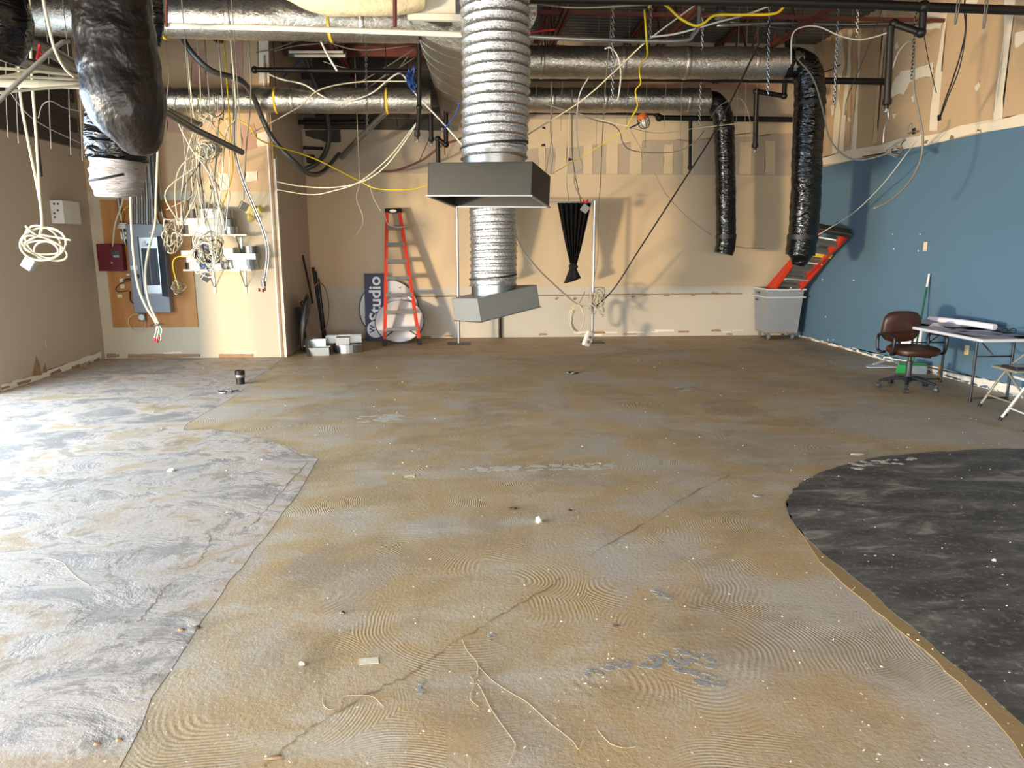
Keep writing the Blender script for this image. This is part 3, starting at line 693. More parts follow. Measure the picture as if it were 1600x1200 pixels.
# left foreground sleeves
P0 = [at(170, -60, 3.7), at(174, 0, 3.7), at(181, 60, 3.7), at(188, 110, 3.7), at(194, 150, 3.7), at(207, 188, 3.7), at(217, 216, 3.72), at(220, 240, 3.74)]
black_hose('large dusty black hose in the left foreground, folded at the bottom', P0, .178, 'black_sleeve_dusty', 32, lambda u: .93+.12*u if u < .68 else max(.12, 1.01-((u-.68)/.32)**1.25*.86), .04)
P1 = [at(184, -30, 4.8), at(184, 60, 4.8), at(184, 160, 4.8), at(183, 215, 4.8), at(184, 252, 4.8)]
def liner(t, P, r):
    Q = dense([at(184, 246, 4.8), at(185, 270, 4.8), at(184, 290, 4.81), at(186, 304, 4.82)], .018); bm = new()
    add_tube(bm, Q, [.155-.03*(i/len(Q))**2 for i in range(len(Q))], 26, True, lumpy(.11, 8, .04)); obj('foil_liner', bm, 'foil_liner', t, True)
    p = at(184, 283, 4.8); bm = new(); add_tube(bm, [p+Vector((-.11, -.135, -.01)), p+Vector((-.03, -.16, 0)), p+Vector((.10, -.135, .03))], .007, 6); obj('zip_tie', bm, 'cable_black', t, True)
black_hose('black hose with silver foil liner showing, behind the large dusty one', P1, .178, 'black_sleeve', 28, None, .05, extra=liner)
black_hose('black hose cut off by the top left corner', [at(-30, -30, 3.6), at(-18, 10, 3.6), at(-14, 45, 3.6), at(-22, 85, 3.6)], .16, 'black_sleeve', 22, lambda u: 1 if u < .6 else 1-(u-.6)*.7, .08)
black_hose('narrow black hose behind the right edge of the large dusty one', [at(238, -30, 4.2), at(239, 20, 4.2), at(238, 50, 4.2), at(238, 72, 4.2)], .055, 'black_sleeve', 16, lambda u: 1 if u < .6 else 1-(u-.6), .1)

# ================================================================== PIPES, RODS, STRUTS
def px3(seq):
    """[(px,py,Y),...] -> world points"""
    return [at(*q) for q in seq]
def pipe(name, label, cat, seq, r, m, fittings=(), group=None, seg=12, head=False, smooth_path=False, up=False, hang=False):
    P = px3(seq)
    if up: P = [Vector((P[0].x, P[0].y, ZD-.01))]+P; fittings = tuple(i+1 for i in fittings)
    t = thing(name, label, cat, P[-1], 0, group)
    bm = new()
    if smooth_path: add_tube(bm, spline(P, 8), r, seg)
    else:
        for a, b in zip(P, P[1:]): add_tube(bm, [a, b], r, seg)
    obj('tube', bm, m, t, True, 40)
    for p in (P if hang else ()):
        bm = new(); add_tube(bm, [p, Vector((p.x, p.y, ZD-.01))], .005, 5); obj('hanger', bm, 'cable_grey', t)
    for i in fittings:
        bm = new(); p = P[i]; bmesh.ops.create_icosphere(bm, subdivisions=2, radius=r*1.45)
        for v in bm.verts: v.co += p
        obj('elbow', bm, m, t, True)
    if head:
        p = P[-1]; bm = new(); add_lathe(bm, [(r*1.3, .03), (r*1.3, -.02), (r*.7, -.03), (r*.5, -.06)], 10, Matrix.Translation(p)); obj('reducer', bm, m, t, True, 40)
        bm = new(); add_lathe(bm, [(r*.35, -.06), (r*.35, -.085), (r*1.1, -.09), (r*1.1, -.096)], 10, Matrix.Translation(p)); obj('sprinkler_head', bm, 'mill_steel', t, True, 40)
    return t
pipe('sprinkler_pipe', 'black sprinkler pipe along the top right edge with a stepped drop', 'pipe', [(820, -2, 7.2), (1200, 3, 7.2), (1372, 8, 7.2), (1443, 11, 7.2), (1640, 18, 7.2)], .043, 'black_pipe', (3,))
pipe('sprinkler_drop', 'black stepped sprinkler drop in front of the taped drywall', 'pipe', [(1443, 11, 7.2), (1441, 47, 7.2), (1439, 51, 7.2), (1397, 37, 7.4), (1392, 42, 7.4), (1386, 160, 7.4)], .034, 'black_pipe', (0, 2, 3), head=True)
pipe('sprinkler_pipe', 'black pipe under the upper right foil duct, ending at the blue wall', 'pipe', [(822, 122, 10.75), (1100, 123, 10.75), (1408, 128, 10.75)], .045, 'black_pipe')
pipe('sprinkler_pipe', 'black pipe with an elbow under the lower right foil duct', 'pipe', [(822, 174, 12.6), (1024, 176, 12.6), (1030, 184, 12.6), (1240, 187, 12.6), (1282, 188, 12.6)], .045, 'black_pipe', (1, 2))
pipe('sprinkler_drop', 'short black drop left of the smaller black hose', 'pipe', [(1079, 184, 12.6), (1078, 262, 12.6)], .03, 'black_pipe', (0,), head=True)
pipe('sprinkler_drop', 'black elbowed drop between the two black hoses', 'pipe', [(1225, 150, 11.6), (1182, 143, 11.6), (1180, 228, 11.6)], .038, 'black_pipe', (0, 1), head=True, up=True)
pipe('sprinkler_pipe', 'dark pipe crossing the recess above the lower foil duct', 'pipe', [(398, 109, 10.9), (560, 111, 10.9), (655, 112, 10.9)], .035, 'black_pipe', (0,))
pipe('sprinkler_drop', 'black drop with white wrapped end beside the trunk', 'pipe', [(655, 95, 9.6), (655, 168, 9.6), (652, 210, 9.6)], .028, 'black_pipe', (1,), head=True, up=True)
pipe('sprinkler_drop', 'black straight drop right of the wrapped one', 'pipe', [(673, 172, 11.4), (674, 218, 11.4)], .034, 'black_pipe', (), head=True)
pipe('sprinkler_drop', 'black elbowed drop just above the larger register box', 'pipe', [(697, 188, 11.8), (697, 226, 11.8), (684, 217, 11.8), (685, 258, 11.8)], .034, 'black_pipe', (1, 2), head=True, up=True)
pipe('sprinkler_drop', 'brown thin drop tip beside the elbowed drop', 'pipe', [(691, 200, 12.4), (694, 242, 12.4)], .02, 'torn_paper')
pipe('dark_pipe', 'dark pipe stub lying along the recess block wall', 'pipe', [(466, 191, 12.9), (520, 192, 12.9), (572, 191, 12.9)], .035, 'black_pipe')
pipe('dark_pipe', 'short dark pipe stub low in the recess', 'pipe', [(474, 231, 13.1), (505, 232, 13.1)], .025, 'black_pipe')
bm = new(); a_, b_ = at(480, 242, 13.15), at(492, 255, 13.15); add_box(bm, (a_.x, 13.08, b_.z), (b_.x, 13.2, a_.z)); bevel(bm, .01, 1); single('black_bracket', bm, 'black_pipe', 'black bracket fixed low in the recess wall', 'bracket')
t = thing('fluorescent_fixture', 'old twin tube light fixture in the dark gap above the recess', 'lamp', at(497, 84, 11.3))
for yy, x0_, x1_ in ((81, 452, 536), (87, 460, 540)):
    bm = new(); add_tube(bm, [at(x0_, yy, 11.3), at(x1_, yy, 11.3)], .02, 10); obj('tube', bm, 'white_pipe', t, True, 40)
bm = new(); a_, b_ = at(450, 78, 11.35), at(542, 90, 11.35); add_box(bm, (a_.x, 11.34, b_.z), (b_.x, 11.42, a_.z)); obj('housing', bm, 'galvanized_dull', t)
for x_ in (455, 536):
    p_ = at(x_, 78, 11.38); bm = new(); add_tube(bm, [p_, (p_.x, p_.y, ZD-.01)], .006, 5); obj('hanger', bm, 'cable_grey', t)
pipe('metal_conduit', 'steel conduit bending up under the roof at the right', 'conduit', [(820, 57, 8.2), (925, 62, 8.2), (1060, 64, 8.2), (1083, 54, 8.2), (1092, 36, 8.2), (1093, -10, 8.2)], .024, 'grey_conduit', smooth_path=True)
pipe('white_conduit', 'long white pipe across the upper left foil duct', 'pipe', [(245, 40, 7.4), (400, 43, 7.4), (560, 48, 7.4), (722, 54, 7.4)], .026, 'white_pipe')
for px_, nm in ((260, 'left'), (617, 'right')):
    pipe('hanger_rod', 'rust red hanger clip on the long white pipe, '+nm+' one', 'hanger', [(px_, -20, 7.36), (px_, 42, 7.36)], .02 if px_ > 500 else .012, 'cable_maroon')
pipe('metal_conduit', 'grey conduit leaning diagonally through the recess', 'conduit', [(628, 150, 11.9), (600, 178, 12.1), (556, 222, 12.6), (533, 246, 12.95)], .045, 'grey_conduit')
pipe('metal_conduit', 'fat grey flexible conduit sweeping down left of the recess', 'conduit', [(282, 52, 9.6), (298, 80, 9.6), (330, 110, 9.7), (375, 125, 10), (395, 150, 10.4), (412, 190, 10.6), (430, 222, 10.6), (462, 255, 10.7), (484, 272, 11), (505, 268, 11.5), (530, 240, 11.9)], .034, 'dark_conduit', smooth_path=True)
pipe('metal_conduit', 'grey flexible conduit hanging in a loop inside the recess', 'conduit', [(470, 62, 12.0), (488, 120, 12.2), (507, 165, 12.4), (514, 205, 12.6), (510, 235, 12.7), (495, 255, 12.8), (478, 264, 12.8)], .04, 'dark_conduit', smooth_path=True, up=True)
pipe('strut_channel', 'grey steel strut channel at the far upper left', 'strut', [(18, 52, 6.2), (70, 75, 6.6), (125, 108, 7.2)], .05, 'galvanized_dull')
pipe('strut_channel', 'second grey steel strut channel below it at the left', 'strut', [(-20, 80, 5.6), (60, 104, 6.1), (125, 122, 6.6)], .04, 'galvanized')
pipe('strut_channel', 'steel strut channel emerging right of the large dusty hose', 'strut', [(250, 170, 6.9), (300, 200, 7.4), (378, 238, 8.2)], .032, 'galvanized_dull', hang=True)
pipe('strut_channel', 'short steel strut stub below the left foil duct', 'strut', [(258, 172, 8.6), (300, 190, 9.4), (312, 194, 9.6)], .04, 'galvanized_dull')
pipe('white_conduit', 'white pipe running level at the upper left', 'pipe', [(-20, 129, 6.0), (60, 131, 6.2), (130, 133, 6.4)], .03, 'white_pipe')
pipe('grey_rod', 'thin grey rod slanting across the struts', 'rod', [(-10, 166, 5.6), (45, 112, 5.7), (92, 70, 5.8), (108, 64, 5.85)], .016, 'cable_grey', smooth_path=True)
# conduits rising from the breaker panel
ORD = ['first', 'second', 'third', 'fourth', 'fifth', 'sixth', 'seventh', 'eighth', 'ninth', 'tenth', 'eleventh', 'twelfth', 'thirteenth', 'fourteenth', 'fifteenth', 'sixteenth']
for i in range(9):
    x = 206+i*3.9; pipe('panel_conduit', ORD[i]+' thin conduit from the left in the bunch above the breaker panel', 'conduit', [(x+1, 354, 10.99), (x+.5, 318, 11.0), (x-3, 240, 11.02)], .014, 'cable_grey' if i % 2 else 'grey_conduit', (), 'conduits above the breaker panel', 8)
for x0, x1, nm in ((196, 188, 'left of the panel'), (249, 240, 'right of the bunch'), (258, 252, 'farthest right of the bunch')):
    pipe('panel_conduit', 'tall steel conduit on the plywood, '+nm, 'conduit', [(x0, 382 if x0 < 200 else 352, 11.02), (x1-3, 316, 11.02), (x1-12, 200, 11.03), (x1-14, 120, 11.03)], .02, 'grey_conduit')
pipe('panel_conduit', 'dark bundle of conduits going up behind the foil liner', 'conduit', [(246, 330, 10.9), (241, 280, 10.9), (236, 180, 10.9)], .045, 'dark_conduit')
# chains and hanger rods
def chain(px, y0, y1, Y, label, m='mill_steel'):
    a, b = at(px, y0, Y), at(px, y1, Y); a.z = ZD-.01; L = a.z-b.z; n = max(4, int(L/.036)); bm = new()
    for i in range(n):
        c = Vector((a.x+(b.x-a.x)*i/n, Y, a.z-L*i/n)); pts = []
        for j in range(9):
            q = 2*PI*j/8; v = Vector((math.cos(q)*.013, 0, math.sin(q)*.025)); pts.append(c+(v if i % 2 else Vector((0, v.x, v.z))))
        add_tube(bm, pts, .0045, 4, False)
    single('hanging_chain', bm, m, label, 'chain', 'hanging chains')
chain(957, -20, 165, 8.9, 'chain hanging left of the yellow cord over two foil ducts')
chain(1016, -20, 62, 7.9, 'short chain carrying the yellow cord')
chain(1097, 2, 80, 9.6, 'short chain right of the bent steel conduit')
chain(1200, -20, 150, 9.4, 'chain hanging in front of the larger black hose bend')
chain(1339, -10, 60, 9.2, 'chain in front of the taped drywall near the roof')
chain(1424, 50, 126, 8.0, 'dark chain hanging below the sprinkler drop step', 'black_pipe')
chain(1093, 120, 200, 11.0, 'chain end in front of the smaller black hose')
chain(574, 55, 215, 9.8, 'chain hanging in the recess left of the trunk')
chain(1303, 80, 165, 9.8, 'thin chain left of the taped drywall seams')
# ================================================================== CABLES
def wire(label, seq, m='cable_cream', r=.006, group=None, name='cable', n=6, cat='cable', up=False):
    bm = new(); P = spline(px3(seq), n)
    if up: P = [Vector((P[0].x, P[0].y, ZD-.01))]+P
    add_tube(bm, P, r, 6)
    return single(name, bm, m, label, cat, group, True)
TG = 'loose cables in the tangle above the electrical board'; TL = 'thin pale cable hanging loose in the tangle above the electrical board'
# left pair with coil
wire('pale cable running down to the coil at far left, left one of two', [(46, -10, 6.4), (48, 80, 6.4), (52, 150, 6.4), (58, 230, 6.4), (62, 300, 6.4), (66, 350, 6.4), (62, 368, 6.4)], 'cable_cream', .011)
wire('pale cable running down to the coil at far left, right one of two', [(28, 70, 6.4), (32, 150, 6.4), (44, 220, 6.4), (58, 290, 6.4), (66, 340, 6.4), (62, 370, 6.4)], 'cable_cream', .010)
t = thing('cable_coil', 'loose coil of cream cable hanging at the far left with a metal box', 'cable', at(66, 425, 6.4))
for i in range(6):
    c = at(70+random.uniform(-4, 4), 386+random.uniform(-8, 8), 6.4+random.uniform(-.1, .1)); rx, rz = random.uniform(.13, .19), random.uniform(.05, .14); tl = random.uniform(-.5, .5); pts = []
    for j in range(25):
        q = 2*PI*j/24+i; x, z = math.cos(q)*rx, math.sin(q)*rz; pts.append(c+Vector((x*math.cos(tl)-z*math.sin(tl), .07*math.sin(q+i), x*math.sin(tl)+z*math.cos(tl))))
    bm = new(); add_tube(bm, pts, .0085, 6); obj('loop', bm, 'cable_cream', t, True)
for q in (((35, 382), (52, 372), (70, 366)), ((70, 368), (95, 372), (111, 375)), ((40, 353), (52, 364), (62, 370))):
    bm = new(); add_tube(bm, spline([at(x, y, 6.35) for x, y in q], 5), .009, 6); obj('cable_end', bm, 'cable_cream', t, True)
bm = new(); add_box(bm, (-.045, -.03, -.05), (.045, .03, .05), Matrix.Translation(at(46, 412, 6.3)) @ Matrix.Rotation(.6, 4, 'Y')); bevel(bm, .008, 1); obj('junction_box', bm, 'galvanized_bright', t)
# left ceiling cables
for i, (a, b) in enumerate((((-10, 106), (122, 118)), ((-10, 120), (122, 124)), ((-10, 146), (125, 134)), ((-10, 122), (60, 112)))):
    wire(('uppermost', 'second', 'lowest', 'short slanting')[i]+' level pale cable bunched among the struts at the upper left', [(a[0], a[1], 5.8), ((a[0]+b[0])/2, (a[1]+b[1])/2-1, 6.0), (b[0], b[1], 6.2)], 'cable_cream', .011, 'level cables at the upper left')
wire('thick cream cable sagging from the top left down to the struts', [(66, -10, 5.4), (74, 30, 5.4), (85, 75, 5.5), (100, 105, 5.6), (116, 120, 5.7)], 'cable_cream', .011)
wire('thin grey wire drooping across the upper left wall', [(8, 132, 6.5), (40, 175, 6.8), (76, 200, 7.2), (130, 225, 7.8)], 'cable_grey', .005)
wire('thin grey looped wire on the dark block wall at left', [(60, 185, 7.4), (66, 165, 7.4), (80, 158, 7.4), (100, 168, 7.5), (128, 174, 7.6)], 'cable_grey', .005)
for i, x in enumerate((10, 26, 77, 108, 126)): wire(ORD[i]+' very thin grey ceiling wire from the left edge of the picture', [(x-1, 60+8*i, 7.4), (x, 160, 7.4), (x+3, 215+9*i, 7.4)], 'cable_grey', .004, 'ceiling wires at the far left', up=True)
wire('dark cord end hanging beside the pale pair at left', [(56, 205, 6.41), (60, 240, 6.41), (64, 276, 6.41)], 'cable_black', .014)
bm = new(); add_bar(bm, at(63, 70, 5.9), at(58, 94, 5.9), .03, .012); add_bar(bm, at(61, 80, 5.9), at(68, 88, 5.9), .02, .01); single('red_tag', bm, 'red_plastic', 'small red ribbon tied to a strut at upper left', 'tag')
# pair down to the fixture plate with red wire nuts
wire('long pale cable bowing down past the breaker panel, left of its pair', [(204, 250, 9.2), (204, 320, 9.2), (207, 380, 9.2), (214, 440, 9.2), (226, 475, 9.2), (240, 498, 9.2), (244, 505, 9.2)], 'cable_cream', .014)
wire('long pale cable bowing down past the breaker panel, right of its pair', [(248, 200, 9.4), (244, 300, 9.4), (242, 350, 9.4), (232, 390, 9.4), (227, 430, 9.3), (232, 470, 9.2), (245, 500, 9.2), (248, 506, 9.2)], 'cable_cream', .014)
t = thing('hanging_fixture_plate', 'small metal plate with red wire nuts hanging below the breaker panel', 'fixture', at(246, 508, 9.2))
bm = new(); p = at(246, 507, 9.2); add_lathe(bm, [(.004, .02), (.08, 0), (.09, -.008), (.004, -.01)], 14, Matrix.Translation(p)); obj('plate', bm, 'galvanized', t, True, 40)
for i, (dx, m_) in enumerate(((-3, 'cable_white'), (1, 'cable_white'), (4, 'bristle_green'), (6, 'cable_white'))):
    bm = new(); add_tube(bm, spline(px3([(246+dx*.5, 508, 9.2), (247+dx, 516, 9.2), (245+dx, 524, 9.2), (244+dx*1.2, 532, 9.2)]), 4), .006, 5); obj('lead', bm, m_, t, True)
for x, y_ in ((242, 533), (249, 529), (246, 535)):
    bm = new(); add_lathe(bm, [(.018, 0), (.012, .04), (.004, .045)], 8, Matrix.Translation(at(x, y_, 9.2))); obj('wire_nut', bm, 'red_plastic', t, True)
wire('cream cable curving onto the maroon alarm panel', [(196, 290, 10.6), (190, 320, 10.7), (180, 350, 10.8), (176, 385, 10.95)], 'cable_cream', .013)
# tangle of loose cables in front of the alcove
random.seed(21)
tops = sorted([262, 275, 288, 300, 309, 318, 327, 335, 344, 352, 361, 330, 312, 296, 340, 322])
CN = {'cable_cream': 'cream', 'cable_white': 'white', 'cable_grey': 'grey', 'dark_conduit': 'dark'}
for i, x in enumerate(tops):
    Y = 9.7+random.uniform(-.25, .45); xe = 312+random.uniform(-32, 44); ye = random.uniform(330, 400); xm = (x+xe)/2+random.uniform(-22, 22); y0 = random.choice((60, 120, 160, 178))
    m_ = random.choice(('cable_cream', 'cable_white', 'cable_cream', 'cable_grey'))
    wire('long '+CN[m_]+' cable in the tangle above the electrical board, '+ORD[i]+' from left', [(x+random.uniform(-3, 3), y0 if i % 3 == 0 else 146, Y if i % 3 == 0 else 10.54), (x+random.uniform(-10, 10), 178, Y+.1), (xm, 210+random.uniform(-20, 20), Y), ((xm+xe)/2+random.uniform(-12, 12), 280, Y), (xe, ye, Y+.1)], m_, random.choice((.005, .0065, .009)), TG, up=i % 3 == 0)
for i in range(12):
    x = 262+i*8+random.uniform(-4, 4); Y = 9.9+random.uniform(-.2, .3)
    m_ = random.choice(('cable_cream', 'cable_grey', 'cable_cream', 'dark_conduit'))
    wire('short '+CN[m_]+' cable low in the tangle by the breaker panel, '+ORD[i]+' from left', [(325+random.uniform(-10, 10), 228+random.uniform(-8, 8), 9.3), ((x+325)/2+random.uniform(-12, 12), 258, Y), (x+random.uniform(-30, 30), 300, Y), (x+random.uniform(-20, 20)-10*(x > 330), 345+random.uniform(-20, 20), Y)], m_, random.choice((.005, .007, .01)), TG)
def bundle(label, cx, cy, Y, w_, h_, n, mats, r=.006, ys=.12, name='cable_bundle'):
    t = thing(name, label, 'cable', at(cx, cy+h_, Y)); sc_ = Y/FPX
    for i in range(n):
        c = at(cx+random.uniform(-w_, w_)*.35, cy+random.uniform(-h_, h_)*.35, Y+random.uniform(-ys, ys)); rx, rz = w_*sc_*random.uniform(.35, .75), h_*sc_*random.uniform(.4, .8); tl = random.uniform(-.7, .7); k1 = random.uniform(.1, .3); pts = []
        for j in range(22):
            q = 2*PI*j/21*random.choice((1, 1, 1.0))+i; x, z = math.cos(q)*rx*(1+k1*math.sin(3*q)), math.sin(q)*rz; v_ = Vector((x*math.cos(tl)-z*math.sin(tl), ys*.6*math.sin(2*q+i), x*math.sin(tl)+z*math.cos(tl))); pts.append(c+v_+noise.noise_vector(v_*6+c*5)*min(rx, rz)*.55)
        bm = new(); add_tube(bm, spline(pts, 2), r*random.uniform(.7, 1.3), 5); obj('loop', bm, mats[i % len(mats)], t, True)
    return t
bundle('large tangle of cream, blue and black loops hanging before the metal letters', 325, 394, 9.75, 25, 33, 20, ('cable_cream', 'cable_white', 'cable_blue', 'cable_cream', 'cable_black', 'cable_white'), .007)
bundle('grey loops of cable right of the breaker panel top', 268, 370, 10.1, 14, 28, 9, ('cable_cream', 'cable_grey', 'cable_white'), .007)
bundle('small knotted grey cable hanging over the plywood edge', 278, 446, 10.0, 7, 16, 5, ('cable_grey', 'cable_cream'), .006)
bundle('knot of pale wires with two metal boxes under the strut end', 325, 232, 9.3, 18, 22, 10, ('cable_cream', 'cable_grey', 'cable_cream'), .006)
bundle('small nest of cream wires below the lower left foil duct', 322, 180, 9.3, 16, 10, 6, ('cable_cream',), .007)
for x, y_, a, lab in ((322, 234, .2, 'grey metal junction box held in the wire knot, left one'), (337, 232, -.2, 'grey metal junction box held in the wire knot, right one'), (322, 433, .7, 'tilted metal junction box dangling under the shelves'), (381, 322, .5, 'small metal junction box dangling beside the yellow lamp heads')):
    bm = new(); add_box(bm, (-.05, -.035, -.05), (.05, .035, .05), Matrix.Translation(at(x, y_, 9.35 if y_ < 300 else 9.9)) @ Matrix.Rotation(a, 4, 'Y') @ Matrix.Rotation(.5, 4, 'Z')); bevel(bm, .006, 1); single('junction_box', bm, 'galvanized', lab, 'electrical box')
wire('yellow cord looped below the left foil duct', [(372, 235, 10.2), (350, 215, 10.2), (340, 200, 10.2), (348, 188, 10.2), (366, 186, 10.2), (390, 198, 10.2), (402, 216, 10.2), (430, 228, 10.4), (470, 240, 10.8), (505, 254, 11), (560, 282, 11.4), (590, 295, 11.4), (640, 296, 11.4), (674, 288, 11.4)], 'cable_yellow', .010)
wire('yellow cord dropping behind the loose cables to the shelf', [(362, 232, 10.3), (364, 265, 10.3), (355, 300, 10.4), (341, 338, 10.6)], 'cable_yellow', .009, up=True)
wire('yellow cord draped left along the shelf and down', [(318, 384, 9.9), (296, 398, 9.9), (276, 402, 9.9), (270, 412, 9.9), (273, 430, 10), (279, 450, 10)], 'cable_yellow', .007)
# flexible whip on the right of alcove
t_w = [(362, 100, 9.9), (366, 170, 9.9), (366, 230, 9.9), (378, 280, 9.9), (395, 322, 9.9), (410, 360, 9.9), (417, 395, 9.9), (412, 440, 9.9)]
wire('grey armoured whip hanging near the alcove corner, ending in red wire nuts', t_w, 'grey_conduit', .016)
wire('thin white cable taped along the grey armoured whip', [(x+3, y_, Y-.03) for x, y_, Y in t_w], 'cable_white', .008)
wire('grey whip to the dangling box beside the lamp heads', [(388, 52, 9.9), (392, 150, 9.9), (384, 240, 9.9), (381, 312, 9.9)], 'cable_grey', .008)
t = thing('whip_connector', 'metal connector with dark red wire nuts at the whip end', 'fixture', at(411, 446, 9.9))
bm = new(); add_lathe(bm, [(.022, .05), (.036, .045), (.036, .02), (.028, .015), (.028, -.04)], 10, Matrix.Translation(at(412, 443, 9.9))); obj('connector', bm, 'galvanized_dull', t, True, 40)
for x, y_ in ((405, 453), (411, 454), (414, 452)):
    bm = new(); add_lathe(bm, [(.016, -.02), (.011, .02), (.003, .025)], 8, Matrix.Translation(at(x, y_, 9.9))); obj('wire_nut', bm, 'cable_maroon', t, True)
# cables in front of the recess and trunk
wire('pale cable sagging across the recess, upper of the pair', [(428, 283, 10.9), (470, 291, 10.6), (520, 293, 10.4), (566, 284, 10.2), (600, 262, 10), (628, 228, 9.9), (652, 192, 9.8)], 'cable_cream', .009)
wire('pale cable sagging across the recess, lower of the pair', [(430, 296, 10.9), (485, 304, 10.6), (522, 298, 10.4), (562, 284, 10.2), (606, 248, 10), (640, 206, 9.9), (652, 190, 9.8)], 'cable_cream', .008)
wire('white cable humped over the lower left foil duct', [(418, 115, 10.9), (440, 124, 10.8), (475, 132, 10.6), (500, 148, 10.52), (520, 157, 10.5), (545, 158, 10.5), (580, 146, 10.5), (605, 126, 10.5), (622, 115, 10.5), (632, 120, 10.6), (648, 145, 10.4), (690, 190, 10), (722, 226, 9.8)], 'cable_white', .012)
wire('white cable rising right from the duct to the hump', [(385, 212, 10.6), (430, 188, 10.8), (470, 165, 10.5), (500, 140, 10.5), (560, 128, 10.6), (640, 127, 10.4)], 'cable_cream', .009)
wire('stiff white cable hanging under the upper left foil duct', [(498, 57, 9.2), (512, 86, 9.2), (527, 111, 9.2)], 'cable_white', .014, up=True)
wire('blue cable slanting through the dark recess', [(432, 130, 12.0), (470, 95, 12.0), (498, 60, 12.0)], 'cable_blue', .012)
bundle('small blue coil beside the trunk duct', 643, 124, 10.2, 6, 18, 4, ('cable_blue',), .010)
wire('blue cable hugging the trunk down to the drops', [(718, 160, 9.5), (712, 178, 9.7), (700, 195, 9.9), (690, 206, 10)], 'cable_blue', .009)
wire('maroon cable sweeping across the recess wall', [(590, 268, 12.9), (620, 266, 12.8), (660, 250, 12.6), (690, 228, 12.4), (722, 216, 12.2)], 'cable_maroon', .018)
wire('thin maroon wire up from the sweeping cable', [(655, 252, 12.6), (664, 232, 12.6), (671, 216, 12.6)], 'cable_maroon', .008)
wire('thin pale wire dangling in front of the recess wall', [(562, 288, 12.2), (557, 310, 12.2), (566, 335, 12.2), (566, 352, 12.2), (556, 368, 12.2)], 'cable_cream', .007, up=True)
wire('thin pale wire dangling down to the step ladder', [(576, 285, 12.2), (584, 310, 12.2), (595, 330, 12.2)], 'cable_cream', .006)
wire('pale cord tied round the top of the step ladder', [(601, 336, 12.75), (606, 350, 12.7), (620, 355, 12.7), (634, 354, 12.75), (648, 350, 13.0)], 'cable_cream', .006)
for i, (x0, y0, x1, y1) in enumerate(((600, 135, 640, 85), (560, 130, 650, 75), (586, 128, 648, 90), (575, 137, 610, 110))): wire(('shortest upper', 'longest', 'middle', 'lowest')[i]+' grey cable slanting in the dark gap above the recess', [(x0, y0, 11.3), ((x0+x1)/2, (y0+y1)/2+1, 11.3), (x1, y1, 11.3)], 'cable_grey', .008, 'slanting cables above the recess')
for i, (x0, y0, xm, ym, x1, y1) in enumerate(((400, 82, 430, 76, 465, 63), (428, 80, 460, 72, 500, 68), (500, 62, 560, 78, 640, 72), (470, 70, 540, 66, 632, 68), (505, 96, 530, 104, 560, 110))): wire(('far left', 'left', 'deepest sagging', 'nearly level', 'lowest short')[i]+' grey ceiling cable drooping above the recess', [(x0, y0, 11), (xm, ym, 11), (x1, y1, 11)], 'cable_grey', .008, 'drooping ceiling cables above the recess')
# right half
wire('long yellow cord zigzagging down over both right foil ducts', [(1007, 15, 7.9), (1010, 60, 7.9), (1011, 88, 8.2), (1002, 98, 9.5), (999, 112, 9.9), (1001, 130, 9.9), (993, 142, 9.9), (996, 165, 9.9), (988, 182, 9.9), (980, 198, 9.9)], 'cable_yellow', .010)
wire('yellow cord swinging along the top edge', [(1013, 12, 7.9), (1022, 5, 7.9), (1040, 8, 7.9), (1062, 28, 7.9), (1085, 40, 7.9), (1100, 36, 7.9), (1118, 24, 7.9), (1160, 23, 7.9), (1205, 22, 7.9), (1222, 14, 7.9), (1232, -10, 7.9)], 'cable_yellow', .014)
wire('faint yellow cord slanting down left from the work lamp', [(980, 200, 9.9), (940, 226, 10), (900, 250, 10.1), (862, 272, 10.2)], 'cable_yellow', .006)
wire('black cable stretched from the roof down to the curtain stand', [(1232, -20, 8.6), (1190, 60, 9.2), (1120, 200, 10.6), (1060, 295, 11.6), (1000, 388, 12.1), (960, 450, 12.3), (932, 478, 12.35)], 'cable_black', .013)
wire('pale rope slanting from the roof across the foil ducts', [(1090, 5, 8.2), (1010, 65, 8.6), (960, 112, 9.2), (905, 160, 9.6), (822, 212, 9.8)], 'cable_cream', .009)
wire('white cord rising right under the roof', [(1015, 58, 8.2), (1060, 52, 8.2), (1120, 35, 8.2), (1180, 18, 8.2), (1240, -8, 8.2)], 'cable_white', .011)
wire('white bent cable over the upper right foil duct', [(945, 76, 9.4), (955, 75, 9.4), (966, 90, 9.4), (970, 115, 9.4), (968, 140, 9.4), (965, 158, 9.5)], 'cable_white', .010)
wire('white cable from the flex duct to the work lamp', [(822, 150, 10.4), (860, 165, 10.4), (905, 178, 10.4), (950, 190, 10.3), (980, 197, 10)], 'cable_cream', .009)
wire('white cable running from the work lamp down right', [(983, 200, 9.9), (1000, 230, 10.4), (1025, 275, 11), (1042, 305, 11.6), (1075, 340, 12.3), (1112, 368, 12.9)], 'cable_cream', .006)
wire('grey cable looping under the lower right foil duct', [(902, 176, 11.5), (930, 188, 11.5), (955, 194, 11.5), (968, 205, 11.5), (973, 222, 11.5), (985, 234, 11.5), (1020, 239, 11.5), (1060, 236, 11.5), (1085, 222, 11.5), (1100, 205, 11.6)], 'cable_grey', .008)
VG = 'thin wires hanging before the upper back wall'
wire('pale wire hanging behind the register box, farthest left', [(862, 172, 11.2), (862, 215, 11.2), (856, 250, 11.2), (853, 268, 11.2)], 'cable_grey', .007, up=True)
wire('dark looped wire hanging beside the register box', [(861, 174, 11), (860, 205, 11), (864, 240, 11), (860, 272, 11)], 'cable_grey', .007, up=True)
